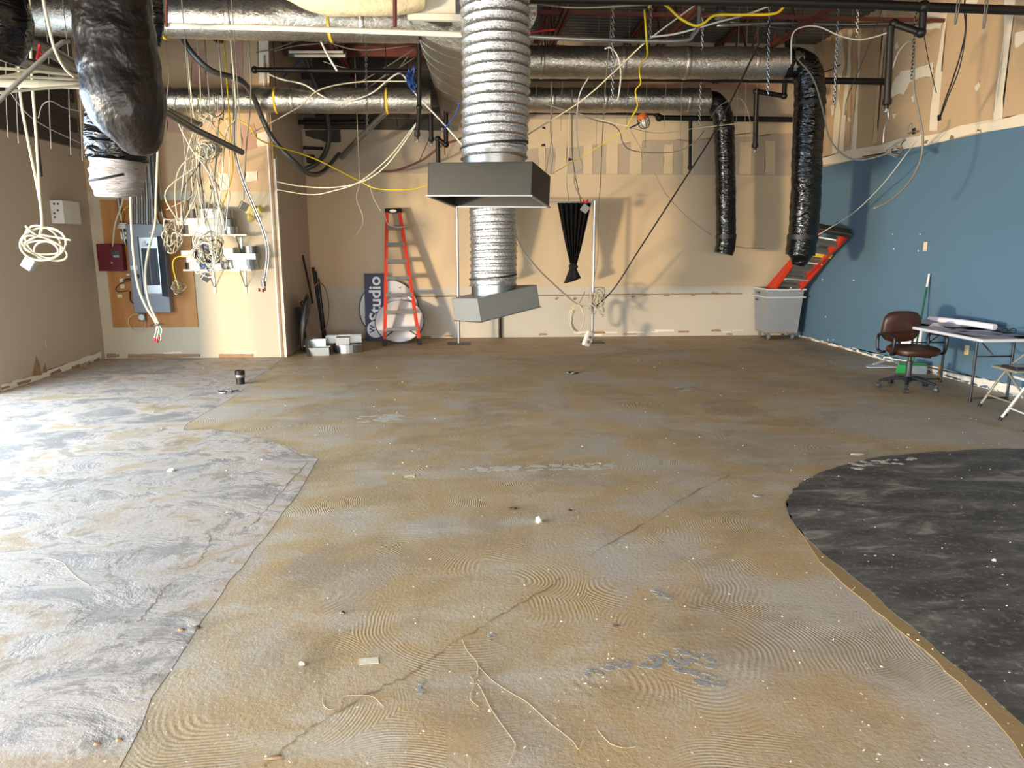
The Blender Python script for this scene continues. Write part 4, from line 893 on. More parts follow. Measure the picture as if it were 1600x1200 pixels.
wire('pale wire dropping to the curtain top', [(890, 175, 11.2), (889, 230, 11.3), (885, 280, 11.6), (889, 314, 12.3)], 'cable_cream', .008)
wire('bent pale wire with a kink left of the zigzag cord', [(920, 120, 10), (905, 150, 10), (901, 200, 10.2), (905, 240, 10.4), (910, 262, 10.6), (897, 275, 10.8), (901, 298, 11.2), (909, 310, 11.6)], 'cable_white', .009)
wire('white wire running down to the fixture at the curtain corner', [(894, 140, 10.6), (894, 230, 10.8), (898, 270, 11.2), (908, 318, 12)], 'cable_grey', .008)
wire('very thin wire hanging right of the curtain corner', [(955, 0, 9.6), (953, 60, 9.6), (947, 120, 10), (941, 220, 10.6), (938, 290, 11.4), (934, 340, 12.1), (934, 400, 12.3), (928, 440, 12.3), (931, 465, 12.3)], 'cable_grey', .006)
for i, x in enumerate((838, 878, 933, 981, 1010, 1040, 1065, 1152, 1165, 1182, 1240, 1284, 1330)): wire(ORD[i]+' very thin ceiling wire from the left before the upper back wall', [(x+3, 0 if x > 1100 else 10, 10), (x+1, 120, 11), (x-2, 175+(i*29) % 60, 11.4)], 'cable_grey', .0035, 'ceiling wires before the upper back wall', up=True)
wire('thin grey wire arching between the two black hoses', [(1110, 185, 11), (1125, 165, 11), (1152, 153, 11), (1165, 165, 11), (1173, 195, 11), (1174, 228, 11)], 'cable_grey', .006)
wire('faint white wire crossing right from the work lamp', [(985, 200, 10), (1030, 208, 10.4), (1090, 200, 10.8), (1180, 190, 11)], 'cable_cream', .005)
# right wall cables
wire('dark cable curving down over the top of the blue wall', [(1246, 92, 9.9), (1270, 122, 9.9), (1284, 165, 9.9), (1296, 215, 9.9), (1318, 242, 9.8), (1345, 250, 9.6), (1385, 240, 9.3), (1398, 228, 9.1), (1425, 206, 8.9)], 'cable_grey', .010)
wire('grey cable hanging in a long loop before the taped drywall', [(1394, 110, 8.1), (1405, 80, 8.05), (1424, 64, 8.0), (1428, 90, 8.1), (1428, 140, 8.1), (1436, 180, 8.1), (1442, 215, 8.1), (1438, 250, 8.1), (1420, 285, 8.1), (1392, 312, 8.1), (1365, 326, 8.1)], 'cable_grey', .012)
wire('pale wire slanting down the blue wall to the orange ladder', [(1440, 210, 9.0), (1415, 242, 9.4), (1390, 275, 9.8), (1368, 300, 10.3), (1330, 335, 10.9), (1270, 372, 11.6)], 'cable_white', .007)
wire('dark double wire running down to a hole in the drywall', [(1506, 15, 7.8), (1509, 45, 7.8), (1502, 80, 7.9), (1490, 120, 8), (1474, 165, 8.2), (1469, 184, 8.3)], 'cable_black', .008, up=True)
wire('second thin dark wire beside the one entering the drywall hole', [(1510, 10, 7.8), (1508, 60, 7.8), (1498, 110, 7.9), (1482, 150, 8.1), (1470, 182, 8.3)], 'cable_black', .006)
wire('short looped wire at a hole above the blue paint', [(1428, 205, 8.9), (1418, 208, 8.8), (1421, 196, 8.8), (1425, 193, 8.8), (1424, 206, 8.8)], 'cable_grey', .007)
bundle('small grey loop of cable where blue paint meets drywall', 1402, 234, 9.0, 12, 12, 3, ('cable_grey',), .008)
wire('thin black line slanting from the sprinkler step', [(1443, 52, 7.9), (1452, 100, 8), (1463, 145, 8.2)], 'cable_black', .005)
wire('grey cable arching in front of the deck near the drywall', [(1236, 100, 9), (1238, 55, 9), (1255, 42, 9), (1280, 42, 9), (1310, 55, 9), (1340, 62, 9), (1365, 58, 9), (1390, 50, 9)], 'cable_white', .009)
wire('grey armoured cable stretched along the deck to the drywall', [(1120, 40, 10), (1220, 36, 10), (1330, 38, 10), (1400, 36, 10), (1452, 33, 9.6)], 'grey_conduit', .022)
wire('second armoured cable just below it along the deck', [(1140, 34, 10), (1230, 44, 10), (1330, 42, 10), (1410, 40, 10), (1448, 34, 9.6)], 'dark_conduit', .018)
for x, y0, y1 in ((1494, 0, 38), (1538, 0, 44)): wire(('left' if x < 1500 else 'right')+' thin hooked wire loop hanging from the top right pipe', [(x+6, y0, 7.1), (x+1, y1-6, 7.1), (x-1, y1, 7.1), (x-2, y1-4, 7.1), (x+2, y0, 7.1)], 'cable_grey', .006, 'hooked wires on the top right pipe')
wire('thin wire slanting over the drywall seams', [(1378, 15, 9.4), (1350, 90, 9.6), (1325, 150, 9.8), (1320, 180, 9.9)], 'cable_black', .005)
wire('flexible tail hanging under the stepped sprinkler drop', [(1387, 168, 7.4), (1388, 185, 7.4), (1382, 200, 7.4), (1380, 225, 7.4)], 'grey_conduit', .010)
wire('thin dark twig-like wire on the drywall beside the larger hose', [(1250, 120, 11), (1290, 112, 11), (1313, 101, 11)], 'cable_black', .010)
wire('thin dark wire on the back wall right of the smaller hose', [(1142, 382, 13.18), (1160, 387, 13.19), (1195, 388, 13.19)], 'cable_grey', .006)
wire('crossing grey cable along the roof at the top', [(820, 4, 8.4), (900, 12, 8.4), (1000, 8, 8.4), (1090, 4, 8.4)], 'cable_grey', .010)
wire('red rope lying across the roof joist beside the flex duct', [(822, 52, 9), (845, 48, 9), (868, 46, 9)], 'cable_red', .014)
# long cable to curtain stand & coil
wire('white cable swooping from the flex duct to the curtain stand', [(806, 366, 9.6), (822, 398, 10.3), (850, 430, 11.2), (885, 462, 12), (903, 476, 12.3), (922, 482, 12.35)], 'cable_white', .015)
t = thing('cable_coil', 'white cable coil hanging left of the curtain stand pole', 'cable', at(901, 520, 12.3))
for i in range(4):
    c = at(901+i*.8, 497+i*.6, 12.28+.015*i); bm = new(); pts = [c+Vector((math.cos(2*PI*j/24)*(.125-.008*i), .02*math.sin(i+2*PI*j/24), math.sin(2*PI*j/24)*(.235-.012*i))) for j in range(25)]; add_tube(bm, pts, .011, 6); obj('loop', bm, 'cable_cream', t, True)
bundle('scribble of thin wire tied round the curtain stand pole', 934, 470, 12.3, 12, 30, 8, ('cable_cream', 'cable_grey'), .006)
wire('short dark stick poking up from the swooping white cable', [(905, 474, 12.2), (914, 456, 12.2)], 'cable_grey', .007)
wire('thin white cord down to the hanging power strip', [(922, 482, 12.3), (919, 500, 12.2), (920, 520, 12.1)], 'cable_cream', .008)
t = thing('power_strip', 'white power outlet box hanging at the foot of the curtain stand', 'outlet', at(918, 541, 11.9))
Mx = Matrix.Translation(at(919, 529, 11.9)) @ Matrix.Rotation(.35, 4, 'Y') @ Matrix.Rotation(.5, 4, 'Z')
bm = new(); add_box(bm, (-.07, -.035, -.13), (.07, .035, .13), Mx); bevel(bm, .015, 2); obj('body', bm, 'label_white', t, True, 40)
for z in (-.05, .03): bm = new(); add_box(bm, (-.03, -.04, z-.02), (.03, -.034, z+.025), Mx); obj('socket', bm, 'cable_grey', t)
# work lamp
t = thing('work_lamp', 'caged work lamp with orange hood hanging on the yellow cord', 'lamp', at(1006, 200, 9.9))
Mx = Matrix.Translation(at(1005, 188, 9.9)) @ Matrix.Rotation(-.35, 4, 'Y')
bm = new(); add_lathe(bm, [(.02, .09), (.06, .07), (.075, .03), (.075, .02)], 14, Mx); obj('hood', bm, 'cage_orange', t, True)
bm = new(); add_lathe(bm, [(.045, .02), (.055, -.03), (.05, -.08), (.02, -.1)], 12, Mx); obj('bulb', bm, 'clear_bulb', t, True)
for i in range(8):
    a = 2*PI*i/8; bm = new(); add_tube(bm, [Mx @ Vector((math.cos(a)*.075, math.sin(a)*.075, .03)), Mx @ Vector((math.cos(a)*.078, math.sin(a)*.078, -.06)), Mx @ Vector((math.cos(a)*.03, math.sin(a)*.03, -.11))], .004, 5); obj('cage_wire', bm, 'cable_black', t, True)
bm = new(); add_tube(bm, px3([(1000, 192, 9.9), (993, 196, 9.9), (984, 200, 9.9)]), .012, 6); obj('hook', bm, 'cable_black', t, True)
# fixture at curtain corner
t = thing('hanging_fixture_plate', 'metal plate with red wire nuts dangling before the curtain corner', 'fixture', at(914, 330, 12.0))
bm = new(); add_box(bm, (-.06, -.006, -.06), (.06, .006, .06), Matrix.Translation(at(914, 326, 12.0)) @ Matrix.Rotation(.6, 4, 'Y') @ Matrix.Rotation(.3, 4, 'X')); obj('plate', bm, 'galvanized_bright', t)
for x, y_ in ((912, 317), (916, 318), (918, 316)):
    bm = new(); add_lathe(bm, [(.02, 0), (.013, .045), (.004, .05)], 8, Matrix.Translation(at(x, y_, 11.95))); obj('wire_nut', bm, 'red_plastic', t, True)
# ceiling can at the top
t = thing('pendant_mount', 'dark metal can with ring mount at the top edge', 'fixture', at(1126, 28, 8.1))
bm = new(); p = at(1126, 26, 8.1); add_lathe(bm, [(.05, .05), (.05, .25)], 16, Matrix.Translation(p)); obj('can', bm, 'black_pipe', t, True, 40)
bm = new(); add_lathe(bm, [(.05, .05), (.062, .03), (.058, -.02), (.045, -.02)], 16, Matrix.Translation(p)); obj('ring', bm, 'mill_steel', t, True, 40)
# ================================================================== ELECTRICAL BOARD
def abox(px0, py0, px1, py1, d0, d1, Y=YA):
    a, b = at(px0, py0, Y), at(px1, py1, Y); return (min(a.x, b.x), Y-d1, min(a.z, b.z)), (max(a.x, b.x), Y-d0, max(a.z, b.z))
bm = new(); add_box(bm, (-5.2, YA-.022, .47), (-3.97, YA-.002, 2.31)); single('plywood_backboard', bm, 'plywood', 'plywood backboard carrying the breaker panel', 'board')
# breaker panel: body and open door
t = thing('breaker_panel', 'grey breaker panel with its door standing open on the plywood', 'electrical panel', (-4.55, YA-.02, .7))
X0, X1, Z0, Z1 = -4.81, -4.29, .70, 1.97
bm = new(); add_box(bm, (X0, YA-.17, Z0), (X1, YA-.022, Z1)); bevel(bm, .006, 1); cab_ = obj('cabinet', bm, 'panel_grey', t)
bm = new(); add_box(bm, (X0+.17, YA-.176, Z0+.28), (X1-.09, YA-.168, Z1-.19)); obj('dead_front', bm, 'galvanized', t)
bm = new(); add_box(bm, (X0+.19, YA-.182, Z0+.40), (X1-.11, YA-.175, Z0+.93)); obj('breaker_field', bm, 'breaker_black', t)
for r in range(20):
    for s in (0, 1):
        bm = new(); z = Z0+.415+r*.0255; x = X0+.215+s*.085; add_box(bm, (x, YA-.19, z), (x+.075, YA-.18, z+.019)); obj('breaker', bm, 'breaker_black', t)
bm = new(); add_box(bm, (X0+.293, YA-.192, Z0+.405), (X0+.305, YA-.18, Z0+.925)); obj('center_strip', bm, 'cable_grey', t)
dM = Matrix.Translation(Vector((X1-.08, YA-.172, 0))) @ Matrix.Rotation(math.radians(-52), 4, 'Z')
bm = new(); add_box(bm, (0, -.018, Z0+.24), (.30, 0, Z1-.17), dM); bevel(bm, .004, 1); obj('door', bm, 'panel_door', t)
bm = new(); add_box(bm, (X0+.155, YA-.186, Z0+.25), (X0+.168, YA-.17, Z1-.18)); obj('door_frame', bm, 'cable_black', t)
for x, z, w_, h_ in ((X0+.02, Z0+.62, .10, .06), (X0+.33, Z1-.13, .08, .02), (X0+.2, Z0+.955, .12, .04), (X0+.22, Z1-.27, .04, .03), (X0+.28, Z1-.3, .06, .03)):
    bm = new(); add_box(bm, (x, YA-.19, z), (x+w_, YA-.17, z+h_)); obj('paper_label', bm, 'label_white', cab_)
bm = new(); add_box(bm, (X0+.09, YA-.19, Z0+.5), (X0+.125, YA-.17, Z0+.56)); obj('latch', bm, 'cable_black', cab_)
# fire alarm panel
t = thing('alarm_panel', 'maroon fire alarm panel left of the breaker panel', 'electrical panel', (-5.1, YA-.02, 1.28))
lo, hi = abox(157, 381, 201, 423, .03, .14); bm = new(); add_box(bm, lo, hi); bevel(bm, .006, 1); obj('box', bm, 'maroon_enamel', t)
bm = new(); add_box(bm, (lo[0]+.22, lo[1]-.012, lo[2]+.19), (lo[0]+.32, lo[1], hi[2]-.1)); dsp_ = obj('display', bm, 'panel_door', t)
bm = new(); add_box(bm, (lo[0]+.235, lo[1]-.016, lo[2]+.195), (lo[0]+.315, lo[1]-.01, lo[2]+.225)); obj('label_strip', bm, 'galvanized_bright', dsp_)
bm = new(); add_lathe(bm, [(.012, 0), (.012, .012), (.004, .016)], 10, Matrix.Translation((lo[0]+.2, lo[1], lo[2]+.12)) @ Matrix.Rotation(PI/2, 4, 'X')); obj('key_lock', bm, 'lamp_yellow', t, True)
# small boxes on the plywood
for px_, py_, w_, h_, m_, lab in ((203, 429, .05, .03, 'label_white', 'small white label stuck under the alarm panel'), (193, 438, .06, .055, 'label_white', 'small white outlet module on the plywood, upper one'), (194, 447, .065, .06, 'ivory_plate', 'small cream outlet module on the plywood, lower one'), (190, 462, .075, .05, 'ivory_plate', 'small yellowed plate low on the plywood')):
    lo, hi = abox(px_-1, py_-1, px_+1, py_+1, .022, .06); c = [(lo[i]+hi[i])/2 for i in range(3)]
    bm = new(); add_box(bm, (c[0]-w_/2, YA-.06, c[2]-h_/2), (c[0]+w_/2, YA-.022, c[2]+h_/2)); bevel(bm, .005, 1); single('wall_module', bm, m_, lab, 'electrical box')
t = thing('smoke_alarm', 'stacked white alarm sounder above the maroon panel', 'alarm', at(196, 357, 11.0))
for i, r in enumerate((.085, .075, .06)):
    bm = new(); c = at(193, 356-i*3, 11.0); add_lathe(bm, [(r*.9, -.012), (r, -.004), (r, .008), (r*.9, .014)], 20, Matrix.Translation(c+Vector((0, 0, .0)))); obj('dish', bm, 'label_white', t, True, 40)
bm = new(); lo, hi = abox(192, 362, 203, 374, .022, .09); add_box(bm, lo, hi); bevel(bm, .006, 1); obj('box', bm, 'label_white', t)
bm = new(); c = at(198, 368, YA-.09); add_lathe(bm, [(.014, 0), (.014, .012)], 10, Matrix.Translation(c) @ Matrix.Rotation(PI/2, 4, 'X')); obj('knockout', bm, 'cable_black', t)
t = thing('square_outlet', 'metal outlet box with round receptacle below the breaker panel', 'outlet', at(225, 500, YA))
lo, hi = abox(219, 489, 231, 501, .022, .08); bm = new(); add_box(bm, lo, hi); bevel(bm, .006, 1); obj('box', bm, 'galvanized_dull', t)
bm = new(); add_lathe(bm, [(.042, 0), (.042, .014), (.03, .018)], 16, Matrix.Translation(((lo[0]+hi[0])/2, lo[1], (lo[2]+hi[2])/2)) @ Matrix.Rotation(PI/2, 4, 'X')); obj('receptacle', bm, 'label_white', t, True, 40)
c = at(214, 504, YA-.05); bm = new(); add_tube(bm, [c+Vector((math.cos(2*PI*j/28)*.125, 0, math.sin(2*PI*j/28)*.125)) for j in range(29)], .006, 6); single('wire_ring', bm, 'cable_cream', 'thin wire ring hanging at the bottom edge of the plywood', 'wire', None, True)
wire('black looped cord between the small modules and the breaker panel', [(192, 438, 11.02), (204, 436, 11), (209, 446, 11), (208, 462, 11), (212, 474, 11), (204, 470, 11), (203, 455, 11)], 'cable_black', .009)
wire('black cord circling the cream outlet module', [(206, 438, 11.02), (190, 442, 11), (181, 451, 11), (186, 456, 11), (200, 454, 11)], 'cable_black', .007)
wire('yellow cord arching beside the tall conduit on the plywood', [(216, 321, 11), (202, 322, 11), (192, 330, 11), (190, 348, 11)], 'cable_yellow', .006)
# white box on the left wall
t = thing('wall_box', 'white box with switches on the taupe side wall', 'electrical box', atx(90, 348, XL))
a, b = atx(72, 347, XL), atx(113, 318, XL); c0 = Vector((XL, (a.y+b.y)/2, (a.z+b.z)/2))
bm = new(); add_box(bm, (XL, c0.y-.22, c0.z-.15), (XL+.16, c0.y+.22, c0.z+.15)); bevel(bm, .01, 2); obj('housing', bm, 'label_white', t)
for z, x in ((.10, .05), (.10, .10), (.02, .09), (-.02, .04), (-.07, .04)): bm = new(); add_lathe(bm, [(.012, 0), (.012, .012)], 10, Matrix.Translation((XL+x+.01, c0.y-.22, c0.z+z)) @ Matrix.Rotation(PI/2, 4, 'X')); obj('knob', bm, 'cable_black', t)
bm = new(); a = atx(74, 536, XL); add_box(bm, (XL, a.y-.045, a.z-.06), (XL+.008, a.y+.045, a.z+.06)); bevel(bm, .003, 1); single('wall_plate', bm, 'paint_taupe', 'taupe painted cover plate low on the left wall', 'wall plate')
# yellow emergency lamp heads
t = thing('emergency_lamp', 'yellowed twin lamp heads on the alcove wall', 'lamp', at(400, 330, YA))
bm = new(); lo, hi = abox(384, 322, 402, 334, 0, .06); add_box(bm, lo, hi); bevel(bm, .006, 1); obj('base', bm, 'lamp_yellow', t)
for x, y_, ry in ((391, 340, 2.6), (405, 328, 1.2)):
    Mx = Matrix.Translation(at(x, y_, YA-.12)) @ Matrix.Rotation(ry, 4, 'Y') @ Matrix.Rotation(.5, 4, 'X'); bm = new(); add_lathe(bm, [(.02, -.05), (.04, -.025), (.05, .025), (.053, .04), (.04, .045)], 18, Mx); obj('lamp_head', bm, 'lamp_yellow', t, True, 50)

# ================================================================== SHELVES AND METAL LETTERS
SH = []
for px0, px1, py_, lab in ((282, 385, 366, 'upper white shelf on the alcove wall'), (286, 392, 421, 'lower white shelf on the alcove wall')):
    Yf = YA-.36; a, b = at(px0, py_, Yf), at(px1, py_, Yf); t = thing('wall_shelf', lab, 'shelf', ((a.x+b.x)/2, YA-.18, a.z))
    bm = new(); add_box(bm, (a.x, Yf, a.z-.022), (b.x, YA, a.z)); obj('board', bm, 'shelf_white', t)
    for u in (.32, .8):
        x = a.x+(b.x-a.x)*u; bm = new(); add_bar(bm, (x, YA-.01, a.z-.02), (x, YA-.01, a.z-.36), .02, .012); add_bar(bm, (x, YA-.01, a.z-.03), (x, YA-.3, a.z-.03), .02, .012); add_bar(bm, (x, YA-.015, a.z-.28), (x, YA-.24, a.z-.035), .012, .006, (1, 0, 0)); obj('bracket', bm, 'galvanized', t)
    SH.append((a, b))
def letter(label, cx, z, Y, w_, d_, h_, kind, m='galvanized_bright', rz=0, parent_scale=1):
    """an open sheet metal sign letter lying on its face"""
    p = Vector((cx, Y, z)); M = Matrix.Translation(p) @ Matrix.Rotation(rz, 4, 'Z'); t = thing('metal_letter', label, 'sign letter', p, 0, 'sheet metal sign letters')
    if kind == 'ring':
        N_ = 28; o_ = [(math.cos(2*PI*i/N_)*w_/2, math.sin(2*PI*i/N_)*d_/2) for i in range(N_)]
        bm = new()
        for i in range(N_):
            a, b = o_[i], o_[(i+1) % N_]; add_bar(bm, M @ Vector((a[0], a[1], h_/2)), M @ Vector((b[0], b[1], h_/2)), .004, h_)
        obj('return_wall', bm, m, t)
        bm = new(); add_prism(bm, [M @ Vector((x*.98, y_*.98, h_*.86)) for x, y_ in o_], (0, 0, .004)); obj('face_plate', bm, 'galvanized', t)
    else:
        shp = {'bar': [(-.5, -.5), (.5, -.5), (.5, .5), (-.5, .5)], 'L': [(-.5, -.5), (.5, -.5), (.5, -.1), (-.1, -.1), (-.1, .5), (-.5, .5)], 'T': [(-.5, .1), (-.18, .1), (-.18, -.5), (.18, -.5), (.18, .1), (.5, .1), (.5, .5), (-.5, .5)]}[kind]
        P = [M @ Vector((x*w_, y_*d_, 0)) for x, y_ in shp]; bm = new()
        for i in range(len(P)): a, b = P[i]+Vector((0, 0, h_/2)), P[(i+1) % len(P)]+Vector((0, 0, h_/2)); add_bar(bm, a, b, .004, h_)
        obj('return_wall', bm, m, t)
        bm = new(); add_prism(bm, [p_+Vector((0, 0, h_*.86)) for p_ in P], (0, 0, .004)); obj('face_plate', bm, 'galvanized', t)
    return t
a, b = SH[0]; zz = a.z
letter('round metal letter at the bottom of the upper shelf stack', a.x+.32, zz, YA-.2, .70, .3, .125, 'ring', 'galvanized')
letter('round metal letter at the right of the upper shelf', a.x+.60, zz, YA-.16, .28, .24, .11, 'ring', 'galvanized')
letter('white sided metal letter in the middle of the upper shelf stack', a.x+.28, zz+.127, YA-.2, .66, .3, .095, 'bar', 'label_white')
letter('metal letter at the right, middle of the upper shelf stack', a.x+.63, zz+.115, YA-.17, .18, .22, .10, 'ring', 'galvanized_dull')
letter('round metal letter on top of the upper shelf stack', a.x+.42, zz+.225, YA-.2, .55, .3, .125, 'ring', 'galvanized')
bm = new(); c = at(302, 326, YA-.2); add_lathe(bm, [(.02, 0), (.05, .01), (.055, .05), (.03, .08), (.01, .085)], 14, Matrix.Translation((c.x, c.y, zz+.352))); single('pale_ball', bm, 'debris_light', 'small pale round object on top of the letter stack', 'object', None, True)
bm = new(); c = at(316, 325, YA-.18); add_lathe(bm, [(.03, 0), (.045, .03), (.03, .08)], 12, Matrix.Translation((c.x, c.y, zz+.352))); single('dark_ball', bm, 'cable_black', 'small dark round object on top of the letter stack', 'object', None, True)
a, b = SH[1]; zz = a.z
letter('round metal letter at the bottom left of the lower shelf', a.x+.15, zz, YA-.22, .32, .26, .095, 'ring', 'galvanized')
letter('small white sided letter above the bottom left ring', a.x+.14, zz+.097, YA-.22, .18, .22, .075, 'bar', 'label_white')
letter('white sided letter at the top left of the lower shelf', a.x+.13, zz+.174, YA-.22, .28, .26, .09, 'bar', 'label_white')
letter('round metal letter in the middle of the lower shelf', a.x+.45, zz, YA-.2, .28, .28, .085, 'ring', 'galvanized')
letter('flat wide metal letter at the bottom right of the lower shelf', a.x+.80, zz, YA-.2, .42, .3, .05, 'ring', 'galvanized_bright')
letter('round metal letter with red mark, lower shelf right stack', a.x+.79, zz+.052, YA-.2, .42, .3, .085, 'ring', 'galvanized_bright')
letter('wide metal letter in the lower shelf right stack', a.x+.80, zz+.139, YA-.2, .44, .28, .085, 'bar', 'galvanized')
letter('white block letter beside the lower shelf right stack', a.x+.63, zz+.226, YA-.2, .13, .2, .075, 'bar', 'label_white')
letter('small round metal letter on top of the lower shelf right stack', a.x+.92, zz+.226, YA-.2, .21, .2, .10, 'ring', 'galvanized_dull')
bm = new(); add_box(bm, (a.x+.42, YA-.372, zz-.03), (a.x+.55, YA-.364, zz+.012)); single('shelf_tag', bm, 'label_white', 'white tag on the lower shelf edge, left one', 'tag')
bm = new(); add_box(bm, (a.x+.67, YA-.372, zz-.03), (a.x+.80, YA-.364, zz+.012)); single('shelf_tag', bm, 'label_white', 'white tag on the lower shelf edge, right one', 'tag')

# ================================================================== RECESS CORNER
def disc(name, label, c, r, tilt, yaw, th=.03, m='disc_white', rim='disc_rim', marks=0):
    M = Matrix.Translation(c) @ Matrix.Rotation(yaw, 4, 'Z') @ Matrix.Rotation(PI/2-tilt, 4, 'X')
    t = thing(name, label, 'disc', (c[0], c[1], 0))
    bm = new(); add_lathe(bm, [(r*.97, -th/2), (r, -th/2+.006), (r, th/2-.006), (r*.97, th/2)], 48, M); obj('rim', bm, rim, t, True, 40)
    bm = new(); add_lathe(bm, [(r*.965, th/2), (r*.965, th/2+.004)], 48, M); obj('face', bm, m, t, True, 40)
    for i in range(marks):
        a = 2*PI*i/marks+.3; rr = r*(.55 if i % 2 else .82); bm = new(); add_box(bm, (-.022, -.006, th/2+.003), (.022, .006, th/2+.007), M @ Matrix.Translation((math.cos(a)*rr, math.sin(a)*rr, 0)) @ Matrix.Rotation(.6, 4, 'Z')); obj('slot', bm, 'cable_black', t)
    return t
c = at(607, 486, 12.95); disc('sign_disc', 'large white round panel with slots, behind the sign and ladder', (c.x, 13.09, .535), .535, .10, 0, marks=16)
c = at(623, 508, 12.72); disc('sign_disc', 'smaller plain white round panel leaning behind the ladder', (c.x+.02, 12.70, .362), .43, .62, 0)
# sign
t = thing('studio_sign', 'navy sign board standing on end with white Studio lettering', 'sign', (at(587, 532, 12.62).x, 12.6, 0))
sx0 = at(571.5, 533, 12.90).x; sx1 = sx0+.36; Hs = 1.18
MS = Matrix.Translation((sx0, 12.90, 0)) @ Matrix.Rotation(math.radians(-6), 4, 'X')
bm = new(); add_box(bm, (0, 0, 0), (.36, .03, Hs), MS); obj('board', bm, 'sign_navy', t)
ML = MS @ Matrix.Translation((.275, -.002, .36)) @ Matrix.Rotation(PI/2, 4, 'X') @ Matrix.Rotation(PI/2, 4, 'Z')
bm = text_mesh('Studio', .285, .0015, .006)
xs = [v.co.x for v in bm.verts]; sxx = .77/(max(xs)-min(xs)); x0 = min(xs)
for v in bm.verts: v.co = ML @ Vector(((v.co.x-x0)*sxx, v.co.y, v.co.z))
obj('lettering', bm, 'sign_white', t)
MC = MS @ Matrix.Translation((.18, -.001, .20)) @ Matrix.Rotation(PI/2, 4, 'X')
bm = new(); add_lathe(bm, [(.15, 0), (.15, .003)], 36, MC); rd_ = obj('roundel', bm, 'sign_white', t)
bm = text_mesh('W', .13, .0015, .004)
ys = [v.co.x for v in bm.verts]; mid = (min(ys)+max(ys))/2
for v in bm.verts: v.co = MC @ Matrix.Translation((.0, .01, .0045)) @ Matrix.Rotation(PI/2, 4, 'Z') @ Vector((v.co.x-mid, v.co.y+.015, v.co.z))
obj('roundel_letter', bm, 'sign_navy', rd_)
bm = text_mesh('W', .10, .0015, .004)
for v in bm.verts: v.co = MC @ Matrix.Translation((.075, -.01, .0045)) @ Matrix.Rotation(PI/2, 4, 'Z') @ Vector((v.co.x-.05, v.co.y-.05, v.co.z))
obj('roundel_letter', bm, 'sign_navy', rd_)
# dark round panels and boards in the corner
c = atz(470, 553); disc('sign_disc', 'dark round panel leaning on the return wall, outermost', (XE+.16, 11.75, .46), .46, .14, -PI/2+.12, m='disc_dark', rim='cable_black')
disc('sign_disc', 'second dark round panel tucked inside the first', (XE+.21, 11.62, .44), .43, .14, -PI/2+.12, m='board_grey', rim='disc_dark')
def lean_board(label, p0, p1, w_, h_, th, m, name='leaning_board'):
    a, b = Vector(p0), Vector(p1); up_ = (b-a).normalized(); sd = Vector((.25, -.97, 0)); sd = (sd-up_*sd.dot(up_)).normalized(); nrm = sd.cross(up_)
    bm = new(); add_prism(bm, [a, a+sd*w_, a+sd*w_+up_*h_, a+up_*h_], nrm*th); return single(name, bm, m, label, 'board')
def quad_board(label, P, th, m):
    P = [Vector(p) for p in P]; n_ = (P[1]-P[0]).cross(P[3]-P[0]).normalized(); bm = new(); add_prism(bm, P, n_*th); bmesh.ops.triangulate(bm, faces=bm.faces[:]); return single('leaning_board', bm, m, label, 'board')
g0, g1 = atz(487, 556), atz(507, 543); g0.z = g1.z = .005
quad_board('grey flat board leaning in the recess corner', [g0, g1, at(491, 475, 12.15), at(469, 478, 11.62)], -.02, 'board_grey')
d0, d1 = atz(480, 557), atz(486, 557); d0.z = d1.z = .005
quad_board('narrow dark edged board leaning beside the grey one', [d0, d1, at(468, 479, 11.55), at(461, 481, 11.5)], -.03, 'disc_dark')
bm = new(); c = Vector((XE+.25, 12.6, .62)); add_tube(bm, [c+Vector((math.cos(2*PI*j/36)*.1, math.cos(2*PI*j/36)*.26, math.sin(2*PI*j/36)*.42+.0)) for j in range(37)], .010, 6); single('wire_hoop', bm, 'torn_paper', 'thin brown hoop standing behind the boards', 'hoop', None, True)
for (q0, q1, r, lab) in (((489, 474, 12.3), (473, 399, 12.6), .018, 'single black pole leaning left in the recess corner'), ((508, 540, 12.6), (489, 418, 12.9), .026, 'thickest black pole of the leaning bundle'), ((506, 538, 12.7), (493, 424, 13.0), .022, 'middle black pole of the leaning bundle'), ((510, 534, 12.75), (498, 435, 13.05), .012, 'thinnest black rod of the leaning bundle')):
    a, b = at(*q0), at(*q1); a.z = .02 if q0[1] > 500 else a.z; bm = new(); add_tube(bm, [a, b], r, 10); single('leaning_pole', bm, 'cable_black', lab, 'pole', None, True, 40)
bm = new(); add_tube(bm, spline(px3([(473, 478, 11.9), (470, 474, 11.9), (473, 471, 11.9), (477, 476, 11.9)]), 5), .014, 8); single('black_hook', bm, 'cable_black', 'black bent hook over the top of the dark board', 'hook', None, True)
# bright metal letters on the floor
p = atz(498, 556); letter('short bright metal letter nearest the camera on the recess floor', p.x-.0, 0, p.y+.12, .30, .22, .12, 'bar', 'galvanized_bright', .05)
p = atz(535, 553); letter('round bright metal letter lying on the recess floor', p.x+.05, 0, p.y+.25, .48, .42, .13, 'ring', 'galvanized')
letter('slotted metal letter stacked on the round one', p.x-.02, .132, p.y+.28, .56, .40, .11, 'T', 'galvanized_bright', .1)
letter('bright metal letter resting between the short and round ones', p.x-.42, .122, p.y+.12, .36, .26, .11, 'L', 'galvanized_bright', -.05)

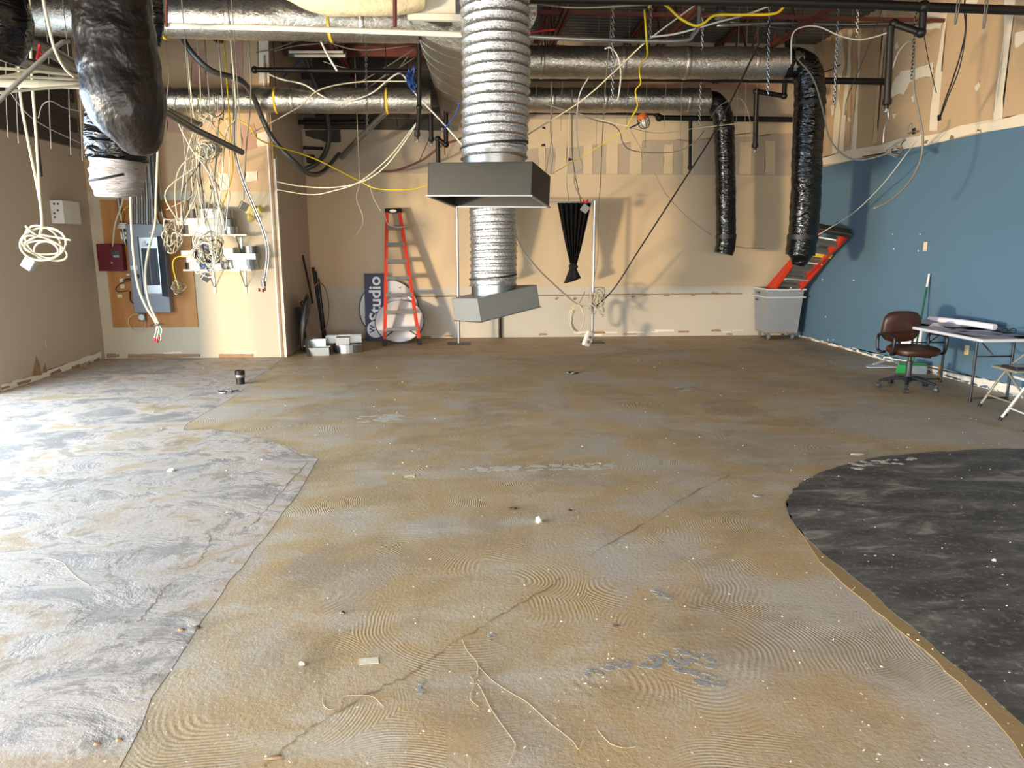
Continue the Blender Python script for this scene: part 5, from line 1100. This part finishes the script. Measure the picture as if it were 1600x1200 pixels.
# ================================================================== STEP LADDERS
def step_ladder(name, label, BL, BR, TL_, TR_, nsteps, t0, depthv, cap='black_plastic', foot=True, group=None):
    BL, BR, TL_, TR_ = map(Vector, (BL, BR, TL_, TR_)); dv = Vector(depthv); org = (BL+BR)/2; t = thing(name, label, 'ladder', org, 0, group)
    for a, b in ((BL, TL_), (BR, TR_)):
        bm = new(); add_bar(bm, a, b, .052, .08, (BR-BL)); rail_ = obj('front_rail', bm, 'orange_fiberglass', t)
        bm = new(); add_bar(bm, a+dv+(b-a)*.03, b+dv*.8, .026, .045, (BR-BL)); obj('rear_rail', bm, 'orange_fiberglass', t)
        if foot:
            bm = new(); add_bar(bm, a-(b-a).normalized()*.0, a+(b-a).normalized()*.10, .065, .1, (BR-BL)); obj('foot', bm, 'black_plastic', rail_)
    for i in range(nsteps):
        u = t0+(.885-t0)*i/(nsteps-1); l, r = BL.lerp(TL_, u), BR.lerp(TR_, u); bm = new(); ax = (r-l)
        add_bar(bm, l, r, .055, .085, (TL_-BL)); obj('step', bm, 'aluminium', t)
        if i % 2 == 0:
            l2, r2 = l+dv, r+dv; bm = new(); add_bar(bm, l2, r2, .02, .02); obj('rear_bar', bm, 'aluminium', t)
    for s, (l, r) in enumerate(((BL, BR), (BR, BL))):
        for u in (t0, t0+.27):
            a = BL.lerp(TL_, u-.055) if s == 0 else BR.lerp(TR_, u-.055); b = BL.lerp(TL_, u) if s == 0 else BR.lerp(TR_, u); o2 = (BR.lerp(TR_, u)-BL.lerp(TL_, u))*(.3 if s == 0 else -.3)
            bm = new(); add_bar(bm, a, b+o2, .012, .02); obj('brace', bm, 'aluminium' if u > t0 else 'black_plastic', t)
    upv = (TL_-BL).normalized(); ax = (TR_-TL_).normalized(); bm = new()
    add_prism(bm, [TL_-ax*.035-dv*.25, TR_+ax*.035-dv*.25, TR_+ax*.035+dv*1.15, TL_-ax*.035+dv*1.15], upv*.085); bevel(bm, .012, 2); obj('top_cap', bm, cap, t)
    return t
l0, r0 = atz(601, 540), atz(656, 538); tl, tr_ = at(604.5, 333, 12.98), at(624.5, 333, 12.98)
step_ladder('step_ladder', 'orange fibreglass step ladder leaning folded against the back wall', l0, r0, tl, tr_, 7, .115, (0, .10, .0))
bm = new(); p = at(614, 329.5, 12.93); 
for i in range(20): pass
add_lathe(bm, [(.06, 0), (.06, .002)], 20, Matrix.Translation(p) @ Matrix.Scale(.4, 4, (0, 0, 1)) @ Matrix.Rotation(PI/2, 4, 'X')); obj('badge', bm, 'label_white', [o for o in C.objects if o.name == 'step_ladder'][0])

# ================================================================== CURTAIN STAND
Yc = 12.42; zc = at(900, 316, Yc).z
t = thing('curtain_stand', 'steel pipe-and-drape stand with two upright poles on flat bases', 'stand', (1.1, Yc, 0))
for px_ in (717, 925):
    p = atz(px_, 535); x = p.x
    bm = new(); add_box(bm, (x-.2, Yc-.14, 0), (x+.2, Yc+.14, .012)); bevel(bm, .004, 1); obj('base_plate', bm, 'base_plate', t)
    bm = new(); add_tube(bm, [(x, Yc, .012), (x, Yc, zc+.03)], .022, 14); obj('pole', bm, 'pole_steel', t, True, 40)
x0, x1 = atz(717, 535).x, atz(925, 535).x
bm = new(); add_tube(bm, [(x0, Yc, zc), (x1, Yc, zc)], .016, 10); obj('crossbar', bm, 'pole_steel', t, True, 40)
bm = new(); add_tube(bm, [(.66, YB-.05, 0), (.66, YB-.05, .62)], .028, 10); single('wall_tube', bm, 'black_pipe', 'short dark vertical tube at the back wall behind the duct box', 'post', None, True, 40)  # thin dark vertical tube at the foot of the wall
def curtain(label, pl, pr, pk):
    a, b = at(pl, 317, Yc), at(pr, 317, Yc); kx = at(pk, 420, Yc); t = thing('tied_curtain', label, 'curtain', (kx.x, Yc, at(pk, 438, Yc).z), 0, 'black knotted curtains')
    bm = new(); rows = []; zk = at(pk, 415, Yc).z; n = 60
    for r in range(26):
        u = r/25; z = a.z+(zk-a.z)*u; wn_ = (1-u)**.9; row_ = []
        for i in range(n+1):
            s = i/n; x = (a.x+(b.x-a.x)*s)*wn_+(kx.x+(s-.5)*.10)*(1-wn_); yy = Yc+math.sin(s*PI*13+math.sin(u*3))*(.030*(1-.3*u))+.010*math.sin(s*40)
            row_.append(bm.verts.new((x, yy, z)))
        rows.append(row_)
    for r in range(25):
        for i in range(n): bm.faces.new((rows[r][i], rows[r][i+1], rows[r+1][i+1], rows[r+1][i]))
    bmesh.ops.solidify(bm, geom=bm.faces[:], thickness=.004); dr_ = obj('drape', bm, 'curtain_black', t, True)
    bm = new(); bmesh.ops.create_icosphere(bm, subdivisions=3, radius=.085)
    for v in bm.verts: v.co = Vector((v.co.x*.95, v.co.y*.8, v.co.z*.62))*(1+.25*nz(v.co*14))+Vector((kx.x, Yc, zk-.01))
    kn_ = obj('knot', bm, 'curtain_black', dr_, True)
    bm = new(); rows = []
    for r in range(10):
        u = r/9; z = zk-.03-(zk-at(pk, 437, Yc).z-.02)*u; row_ = []
        for i in range(n+1):
            q = 2*PI*i/n; rr = .05+.085*u; zoff = .05*math.cos(q+.6)*u; row_.append(bm.verts.new((kx.x-.01+math.cos(q)*rr*(1+.12*math.sin(q*7)), Yc+math.sin(q)*rr*.6*(1+.15*math.cos(q*6)), z+zoff)))
        rows.append(row_)
    for r in range(9):
        for i in range(n): bm.faces.new((rows[r][i], rows[r][i+1], rows[r+1][i+1], rows[r+1][i]))
    bm.faces.new(rows[-1]); obj('tail', bm, 'curtain_black', dr_, True)
curtain('black curtain knotted at the bottom, hanging beside the right pole', 871, 924, 896)
curtain('black knotted curtain hidden behind the hanging flex duct', 742, 797, 770)
# ================================================================== CART
t = thing('laundry_cart', 'light grey plastic cart on casters in the far right corner', 'cart', (5.72, 12.8, 0))
cx0, cx1, cy0, cy1, cz0, cz1 = 5.38, 6.04, 12.55, 13.16, .13, .90
def frus(bm, x0, x1, y0, y1, z0, z1, ins):
    P = [(x0+ins, y0+ins, z0), (x1-ins, y0+ins, z0), (x1-ins, y1-ins, z0), (x0+ins, y1-ins, z0), (x0, y0, z1), (x1, y0, z1), (x1, y1, z1), (x0, y1, z1)]; v = [bm.verts.new(p) for p in P]
    for f in ((3, 2, 1, 0), (0, 1, 5, 4), (1, 2, 6, 5), (2, 3, 7, 6), (3, 0, 4, 7)): bm.faces.new([v[i] for i in f])
bm = new(); frus(bm, cx0, cx1, cy0, cy1, cz0, cz1, .045); bmesh.ops.solidify(bm, geom=bm.faces[:], thickness=.012); obj('tub', bm, 'cart_grey', t)
for z, h_ in ((cz1-.005, .028), (cz1-.14, .022)):
    for lo, hi in (((cx0-.03, cy0-.03, z-h_/2), (cx1+.03, cy0+.008, z+h_/2)), ((cx0-.03, cy1-.008, z-h_/2), (cx1+.03, cy1+.03, z+h_/2)), ((cx0-.03, cy0, z-h_/2), (cx0+.008, cy1, z+h_/2)), ((cx1-.008, cy0, z-h_/2), (cx1+.03, cy1, z+h_/2))):
        bm = new(); add_box(bm, lo, hi); obj('rim', bm, 'cart_grey', t)
bm = new(); add_box(bm, (cx0+.05, cy0+.05, .105), (cx1-.05, cy1-.05, .132)); obj('dolly_board', bm, 'board_grey', t)
for x in (cx0+.10, cx1-.12):
    for y_ in (cy0+.10, cy1-.12):
        bm = new(); add_box(bm, (x-.018, y_-.02, .05), (x+.018, y_+.02, .108)); k_ = obj('caster_fork', bm, 'mill_steel', t)
        bm = new(); add_lathe(bm, [(.046, -.013), (.05, -.009), (.05, .009), (.046, .013)], 18, Matrix.Translation((x-.0, y_-.02, .05)) @ Matrix.Rotation(PI/2, 4, 'Y')); obj('wheel', bm, 'caster_rubber', k_, True, 40)
# marker writing on the cart's left side
for txt, py_, sz, xx in (('1 11 M5', .80, .055, .32), ('M m', .67, .06, .36)):
    bm = text_mesh(txt, sz, .0008, .001)
    for v in bm.verts: v.co = Matrix.Translation((cx0-.004+.0*py_, cy1-.10, py_)) @ Matrix.Rotation(-PI/2, 4, 'Z') @ Matrix.Rotation(PI/2, 4, 'X') @ v.co
    obj('marker_writing', bm, 'ink', t)
# ladders standing in the cart, leaning to the blue wall
step_ladder('step_ladder', 'longer orange step ladder standing in the cart, leaning on the blue wall', (5.50, 13.03, .72), (5.86, 13.03, .72), (5.74, 11.55, 1.88), (6.10, 11.38, 1.80), 7, .2, (.0, .05, .07), 'galvanized_dull', False)
step_ladder('step_ladder', 'shorter orange step ladder with yellow top standing in the cart', (5.47, 12.98, .60), (5.90, 12.98, .60), (5.66, 12.05, 1.56), (6.09, 11.93, 1.50), 5, .25, (.0, -.04, -.05), 'yellow_strap', False)
for (a, b, m_, lab) in (((5.70, 12.75, .5), (5.93, 12.5, 1.27), 'tape_beige', 'pale wooden stick standing in the cart'), ((5.62, 12.8, .5), (5.72, 12.7, 1.08), 'cardboard', 'short brown stick standing in the cart'), ((5.68, 12.72, .5), (5.78, 12.62, 1.15), 'cable_black', 'black rod standing in the cart')):
    bm = new(); add_tube(bm, [a, b], .016, 8); single('stick', bm, m_, lab, 'stick', None, True, 40)
bm = new(); add_box(bm, (5.63, 12.60, .86), (5.66, 12.64, 1.04)); single('black_bracket', bm, 'cable_black', 'small black perforated bracket at the cart rim', 'bracket')

# ================================================================== OFFICE CHAIR
t = thing('office_chair', 'brown leatherette office chair on a five-star caster base', 'chair', (5.26, 8.12, 0), math.radians(0))
def L(name, bm, m, parent=t, smooth=True, autos=45): return obj(name, bm, m, parent, smooth, autos, True)
for i in range(5):
    a = 2*PI*i/5+.35; d = Vector((math.cos(a), math.sin(a), 0)); bm = new()
    P = [d*.03+Vector((0, 0, .13)), d*.18+Vector((0, 0, .115)), d*.31+Vector((0, 0, .085))]; add_tube(bm, spline(P, 5), [.032-.0012*j for j in range(11)], 10, True, None, .75); arm = L('base_arm', bm, 'charcoal_plastic')
    bm = new(); p = d*.315; s = Vector((-d.y, d.x, 0))
    for q in (-.018, .018): add_lathe(bm, [(.022, -.009), (.028, -.006), (.028, .006), (.022, .009)], 14, Matrix.Translation(p+s*q+Vector((0, 0, .028))) @ Matrix.Rotation(a, 4, 'Z') @ Matrix.Rotation(PI/2, 4, 'X'))
    add_tube(bm, [p+Vector((0, 0, .03)), p+Vector((0, 0, .085))], .012, 8); cst = L('caster', bm, 'charcoal_plastic', arm)
bm = new(); add_lathe(bm, [(.05, .09), (.045, .15), (.034, .17), (.034, .33), (.022, .335), (.022, .41)], 18); L('gas_column', bm, 'charcoal_plastic')
bm = new(); add_box(bm, (-.10, -.13, .40), (.10, .12, .425)); add_box(bm, (-.03, .05, .385), (.03, .30, .41)); bevel(bm, .006, 1); L('tilt_plate', bm, 'black_plastic')
bm = new(); add_tube(bm, [(.05, -.05, .395), (.17, -.08, .385), (.2, -.085, .385)], .009, 8); L('lever', bm, 'black_plastic')
def cushion(bm, w_, d_, h_, M, pw=3.2, n=24, dome=.35):
    rings = []
    for k_, (s, z) in enumerate(((.86, -h_/2), (.97, -h_*.32), (1.0, 0), (.97, h_*.28), (.86, h_*.45), (.55, h_*.5+h_*dome*.2), (.2, h_*.5+h_*dome*.28))):
        ring = []
        for i in range(n*2):
            q = 2*PI*i/(n*2); cx_, sy = math.cos(q), math.sin(q); r = (abs(cx_)**pw+abs(sy)**pw)**(-1/pw)
            ring.append(bm.verts.new(M @ Vector((cx_*r*w_/2*s, sy*r*d_/2*s, z))))
        rings.append(ring)
    for a, b in zip(rings, rings[1:]):
        for i in range(n*2): bm.faces.new((a[i], a[(i+1) % (n*2)], b[(i+1) % (n*2)], b[i]))
    bm.faces.new(rings[0][::-1]); bm.faces.new(rings[-1])
bm = new(); cushion(bm, .52, .50, .10, Matrix.Translation((0, -.04, .468))); L('seat', bm, 'chair_brown')
MB_ = Matrix.Translation((0, .235, .715)) @ Matrix.Rotation(math.radians(8), 4, 'X') @ Matrix.Rotation(PI/2, 4, 'X')
bm = new(); cushion(bm, .47, .38, .09, MB_); L('backrest', bm, 'chair_brown')
bm = new(); cushion(bm, .44, .35, .03, Matrix.Translation((0, .285, .715)) @ Matrix.Rotation(math.radians(8), 4, 'X') @ Matrix.Rotation(PI/2, 4, 'X')); L('back_shell', bm, 'black_plastic')
for q in (-.045, .045):
    bm = new(); add_tube(bm, spline([(q, .2, .40), (q, .29, .42), (q, .31, .5), (q, .30, .66)], 5), .016, 8); L('back_support', bm, 'black_plastic')
for s in (-1, 1):
    bm = new(); P = [(s*.24, .12, .43), (s*.30, .12, .43), (s*.315, .16, .47), (s*.315, .17, .60), (s*.315, .12, .64), (s*.315, -.12, .645), (s*.315, -.17, .60), (s*.315, -.15, .46), (s*.30, -.10, .43), (s*.24, -.08, .43)]
    add_tube(bm, spline(P, 6), .017, 10); L('armrest', bm, 'black_plastic')

# ================================================================== TABLE
t = thing('folding_table', 'white topped folding table along the blue wall', 'table', (5.7, 7.9, 0))
tx0, tx1, ty0, ty1, tz = 5.37, 6.05, 7.12, 8.72, .72
bm = new(); add_box(bm, (tx0, ty0, tz-.035), (tx1, ty1, tz)); bevel(bm, .012, 2); obj('tabletop', bm, 'table_white', t)
for y_ in (7.36, 8.48):
    for x in (5.50, 5.92):
        bm = new(); add_tube(bm, [(x, y_, .0), (x, y_, tz-.03)], .014, 10); lg_ = obj('leg', bm, 'table_leg', t, True, 40)
        bm = new(); add_tube(bm, [(x, y_, 0), (x, y_, .03)], .019, 10); obj('foot_cap', bm, 'black_plastic', lg_, True, 40)
    bm = new(); add_tube(bm, [(5.50, y_, .04), (5.92, y_, .04)], .011, 8); obj('floor_bar', bm, 'table_leg', t, True)
    bm = new(); yb = y_+(.3 if y_ < 8 else -.3); add_tube(bm, [(5.71, y_, .5), (5.71, yb, tz-.04)], .008, 6); add_tube(bm, [(5.5, y_, .5), (5.92, y_, .5)], .009, 6); obj('brace', bm, 'table_leg', t, True)
bm = new(); rows = []
for i in range(24):
    x = 5.62+.02*math.sin(i*.9); rows.append((i, x))
def sheet(label, pts, z, th, amp, m='paper', name='paper_sheet'):
    bm = new(); P = [Vector((x, y_, z)) for x, y_ in pts]; n = 10; g = [[None]*(n+1) for _ in range(n+1)]
    for i in range(n+1):
        for j in range(n+1):
            u, v = i/n, j/n; p = P[0]*(1-u)*(1-v)+P[1]*u*(1-v)+P[2]*u*v+P[3]*(1-u)*v; p.z = z+amp*max(0, nz(p*4.0))+th; g[i][j] = bm.verts.new(p)
    for i in range(n):
        for j in range(n): bm.faces.new((g[i][j], g[i+1][j], g[i+1][j+1], g[i][j+1]))
    r_ = bmesh.ops.solidify(bm, geom=bm.faces[:], thickness=-.003); return single(name, bm, m, label, 'paper', None, True, 40)
sheet('large drawing sheet spread over the near half of the table', [(5.39, 7.14), (6.03, 7.14), (6.03, 7.80), (5.40, 7.85)], tz+.001, .002, .02)
sheet('crumpled drawing sheets piled on the far half of the table', [(5.55, 7.95), (6.03, 7.9), (6.03, 8.7), (5.5, 8.7)], tz+.001, .004, .12)
bm = new(); add_tube(bm, spline([(5.98, 7.75, tz+.05), (5.9, 8.1, tz+.06), (5.86, 8.45, tz+.055), (5.84, 8.7, tz+.05)], 6), .035, 14); single('rolled_drawing', bm, 'paper', 'rolled drawing lying along the back of the table', 'paper', None, True, 50)
t = thing('eyeglasses', 'black framed glasses lying on the near drawing sheet', 'glasses', (5.9, 7.45, tz+.03))
for s in (0, 1):
    c = Vector((5.80+.09*s, 7.36, tz+.055)); bm = new(); add_tube(bm, [c+Vector((math.cos(2*PI*j/16)*.036, .004, math.sin(2*PI*j/16)*.026)) for j in range(17)], .0045, 6); obj('lens_rim', bm, 'cable_black', t, True)
    bm = new(); add_tube(bm, [(5.765+.16*s, 7.36, tz+.06), (5.78+.16*s, 7.5, tz+.045), (5.80+.15*s, 7.56, tz+.03)], .0045, 6); obj('temple', bm, 'cable_black', t, True)
# ================================================================== FOLDING CHAIRS
def folding_chair(label, loc, rz, m):
    t = thing('folding_chair', label, 'chair', loc, rz)
    bm = new(); add_box(bm, (-.2, -.2, .425), (.2, .19, .452)); bevel(bm, .012, 2); obj('seat', bm, m, t, False, None, True)
    for s in (-1, 1):
        bm = new(); add_tube(bm, spline([(s*.215, .27, .80), (s*.215, .2, .62), (s*.215, -.02, .40), (s*.215, -.26, .0)], 4), .013, 8); fl_ = obj('front_leg', bm, m, t, True, 50, True)
        bm = new(); add_tube(bm, [(s*.19, -.07, .43), (s*.19, .27, 0)], .012, 8); obj('rear_leg', bm, m, t, True, 50, True)
        bm = new(); add_tube(bm, [(s*.215, -.26, 0), (s*.215, -.243, .03)], .017, 8); obj('foot_cap', bm, 'black_plastic', fl_, True, 50, True)
    bm = new(); add_tube(bm, [(-.215, -.19, .13), (.215, -.19, .13)], .009, 8); obj('stretcher', bm, m, t, True, 50, True)
    bm = new(); add_tube(bm, [(-.19, .2, .1), (.19, .2, .1)], .009, 8); obj('stretcher', bm, m, t, True, 50, True)
    bm = new(); n = 10; rows = []
    for i in range(n+1):
        u = i/n; x = -.21+.42*u; yb = .25+.03*math.sin(PI*u); rows.append([bm.verts.new((x, yb+dy, z)) for z, dy in ((.63, -.03), (.80, .02), (.80, .034), (.63, -.016))])
    for i in range(n):
        for j in range(4): bm.faces.new((rows[i][j], rows[i][(j+1) % 4], rows[i+1][(j+1) % 4], rows[i+1][j]))
    obj('backrest', bm, m, t, True, 50, True); return t
folding_chair('tan metal folding chair with black folder on it by the table end', (5.68, 6.90, 0), math.radians(-96), 'chair_metal_tan')
folding_chair('paint spattered white folding chair at the right edge', (5.43, 6.28, 0), math.radians(-100), 'chair_metal_white')
bm = new(); add_box(bm, (5.52, 6.78, .453), (5.80, 7.0, .475)); bevel(bm, .004, 1); single('black_folder', bm, 'folder_black', 'black folder lying on the tan folding chair', 'folder')
sheet('white papers on the black folder', [(5.5, 6.78), (5.76, 6.8), (5.75, 7.0), (5.5, 6.98)], .477, .002, .02)
# ================================================================== BROOM, DUSTPAN
t = thing('push_broom', 'green handled broom leaning on the blue wall behind the chair', 'broom', (5.93, 9.1, 0))
top = atx(1452, 428, XR-.03); foot = Vector((5.93, 9.08, .14))
bm = new(); add_tube(bm, [foot, foot.lerp(top, .86)], .012, 10); obj('handle', bm, 'broom_green', t, True, 40)
bm = new(); add_tube(bm, [foot.lerp(top, .85), top], .0145, 10); obj('grip', bm, 'label_white', t, True, 40)
bm = new(); add_bar(bm, (5.78, 9.15, .135), (6.08, 9.02, .135), .05, .045); bevel(bm, .008, 1); obj('head', bm, 'broom_green', t)
for i in range(22):
    u = i/21; p = Vector((5.78, 9.15, .12)).lerp(Vector((6.08, 9.02, .12)), u); bm = new(); add_tube(bm, [p, p+Vector((-.03+.02*(u-.5), -.03, -.117))], [.012, .016], 5); obj('bristle_tuft', bm, 'bristle_green' if u < .45 else 'bristle_grey', t)
t = thing('dustpan', 'pale grey dustpan on the floor beside the broom', 'dustpan', atz(1372, 578))
p = atz(1375, 574); bm = new(); P = []
for j in range(13): a = PI*j/12; P.append(Vector((p.x-.02+math.cos(a)*.2, p.y-.10+math.sin(a)*.24, .01)))
add_prism(bm, P, (0, 0, .012)); obj('pan', bm, 'dustpan_white', t)
bm = new(); add_bar(bm, (p.x-.02, p.y+.13, .02), (p.x+.22, p.y+.25, .06), .03, .02); obj('pan_handle', bm, 'dustpan_white', t)
bm = new(); add_box(bm, (6.0, 8.62, .0), (6.04, 8.66, .2), None); single('cardboard_piece', bm, 'cardboard', 'brown cardboard strip standing under the table behind the chair', 'cardboard')
lean = new(); add_prism(lean, [(6.19, 9.85, .28), (6.19, 9.35, .28), (6.195, 9.35, .60), (6.195, 9.85, .60)], (-.012, 0, 0)); single('drywall_scrap', lean, 'paper', 'pale paper board hanging on the blue wall under the far table end', 'board')

# ================================================================== WALL PLATES
def rplate(px_, py_, lab, m='ivory_plate'):
    p = atx(px_, py_, XR); t = thing('outlet_plate', lab, 'wall plate', (XR, p.y, p.z-.06)); bm = new(); add_box(bm, (XR-.009, p.y-.037, p.z-.06), (XR, p.y+.037, p.z+.06)); bevel(bm, .003, 1); pl_ = obj('plate', bm, m, t)
    for s in (-.02, .02): bm = new(); add_box(bm, (XR-.012, p.y-.014, p.z+s-.012), (XR-.008, p.y+.014, p.z+s+.012)); obj('socket', bm, 'shelf_white', pl_)
rplate(1446, 385, 'ivory switch plate high on the blue wall'); rplate(1511, 547, 'ivory outlet plate below the table')

# ================================================================== FLOOR BITS
t = thing('pipe_stub', 'black pipe stub with steel clamp standing on the floor at left', 'pipe', atz(375, 600))
p = atz(376, 600); bm = new(); add_lathe(bm, [(.05, 0), (.05, .10), (.058, .10), (.058, .17), (.046, .17), (.046, .06)], 20, Matrix.Translation(p)); obj('stub', bm, 'black_pipe', t, True, 40)
bm = new(); add_lathe(bm, [(.06, .085), (.062, .09), (.062, .115), (.06, .12)], 20, Matrix.Translation(p)); obj('clamp', bm, 'mill_steel', t, True, 40)
t = thing('steel_clamp', 'loose steel clamp lying near the pipe stub', 'clamp', atz(352, 614))
p = atz(352, 614); bm = new(); add_tube(bm, [p+Vector((math.cos(2*PI*j/18)*.07, math.sin(2*PI*j/18)*.06, .012+.02*(j % 5 == 0))) for j in range(16)], .012, 6); obj('band', bm, 'mill_steel', t, True)
bm = new(); add_bar(bm, p+Vector((.05, .03, .015)), p+Vector((.14, .05, .02)), .02, .012); obj('screw', bm, 'black_pipe', t)
def litter(label, px_, py_, sx, sy, sz, m, name='debris_chunk', cat='debris'):
    p = atz(px_, py_); bm = new(); bmesh.ops.create_icosphere(bm, subdivisions=2, radius=1)
    for v in bm.verts: f_ = 1+.45*nz(v.co*1.7+p*3); v.co = Vector((v.co.x*sx*f_, v.co.y*sy*f_, max(-.4, v.co.z)*sz*f_+sz*.4))+p
    single(name, bm, m, label, cat)
litter('white plaster lump on the floor mid-room', 842, 815, .022, .03, .022, 'debris_light'); litter('grey metal scrap on the far floor', 893, 583, .08, .10, .025, 'galvanized_dull', 'metal_scrap', 'scrap')
litter('round tan pebble near the left foreground', 472, 1038, .012, .012, .010, 'debris_light'); litter('dark chip beside the swirl marks mid-floor', 802, 795, .03, .018, .008, 'debris_dark'); litter('dark chip right of mid-floor', 890, 798, .014, .012, .008, 'debris_dark')
litter('pale stone at left of the thinset', 268, 736, .03, .03, .014, 'debris_light'); litter('brown chip on the pale seam, upper', 308, 981, .014, .012, .008, 'debris_dark'); litter('brown chip on the pale seam, lower', 283, 985, .014, .012, .008, 'torn_paper')
litter('rust brown chip at bottom left', 152, 1163, .012, .010, .006, 'torn_paper'); litter('rust brown chip at bottom left, right of the pair', 186, 1157, .012, .010, .006, 'torn_paper'); litter('white pebble on the dark mastic', 1553, 877, .014, .012, .010, 'debris_light'); litter('dark chip on the centre floor', 962, 978, .016, .006, .006, 'debris_dark')
litter('grey pebble at centre left', 535, 958, .012, .01, .008, 'galvanized_dull'); litter('pale flake near the mastic edge', 1183, 775, .03, .025, .006, 'floor_bluepaint', 'paint_flake'); litter('white flake above the mastic edge', 1340, 710, .06, .03, .006, 'debris_light', 'paint_flake')
litter('grey flat chip on the floor toward the cart', 1066, 607, .10, .05, .008, 'galvanized_bright', 'paint_flake'); litter('brown curled strip at bottom left', 428, 1185, .03, .008, .005, 'torn_paper')
bm = new(); P = [atz(561, 1030), atz(591, 1027), atz(592, 1037), atz(562, 1039)]; add_prism(bm, [p+Vector((0, 0, .001)) for p in P], (0, 0, .0015)); single('tape_strip', bm, 'tape_beige', 'short beige tape strip stuck to the floor', 'tape')
bm = new(); P = [atz(632, 743), atz(648, 742), atz(648, 746), atz(632, 746)]; add_prism(bm, [p+Vector((0, 0, .001)) for p in P], (0, 0, .0015)); single('tape_strip', bm, 'tape_beige', 'tiny beige tape strip farther off on the floor', 'tape')
def string_(label, seq, r=.001, m='string_white'):
    bm = new(); add_tube(bm, [p+Vector((0, 0, r+.003)) for p in spline([atz(x, y_) for x, y_ in seq], 8)], r, 5); single('loose_string', bm, m, label, 'string', None, True)
string_('long pale thread on the floor, main strand', [(722, 1000), (730, 1018), (745, 1036), (746, 1055), (735, 1068), (748, 1072), (765, 1105), (785, 1135), (803, 1160), (804, 1172), (795, 1195)])
string_('long pale thread branching right on the floor', [(745, 1040), (770, 1065), (800, 1085), (825, 1100), (860, 1132), (893, 1158), (904, 1172), (912, 1155)])
string_('short pale thread curling under the main strand', [(735, 1058), (740, 1068), (736, 1085), (736, 1095), (748, 1106)])
string_('pale thread with a hook shape at lower left', [(505, 1092), (505, 1102), (515, 1110), (530, 1105), (535, 1090), (560, 1088), (582, 1090), (600, 1106)])
string_('short white thread at the lower right of centre', [(933, 1142), (942, 1152), (955, 1164), (975, 1170), (995, 1168)])
string_('white thread on the thinset at left', [(45, 878), (70, 873), (97, 880), (108, 892), (122, 905), (140, 916)], .0018)
# fine crumbs: nobody could count them
bm = new(); random.seed(5); n = 0
while n < 900:
    px_, py_ = random.uniform(-40, 1640), 560+640*random.random()**1.3
    p = atz(px_, py_)
    if not (XL < p.x < XR-.1 and p.y < YB-.1): continue
    s = random.uniform(.002, .006)*(1+p.y*.12); v = [bm.verts.new(p+Vector((random.uniform(-s, s), random.uniform(-s, s), .004+random.uniform(0, s)))) for _ in range(4)]
    for f in ((0, 1, 2), (0, 2, 3), (0, 3, 1), (1, 3, 2)): bm.faces.new([v[i] for i in f])
    n += 1
o = single('floor_crumbs', bm, 'debris_light', 'fine pale crumbs scattered over the whole floor', 'debris', None, False, None, (0, 5, 0)); o['kind'] = 'stuff'
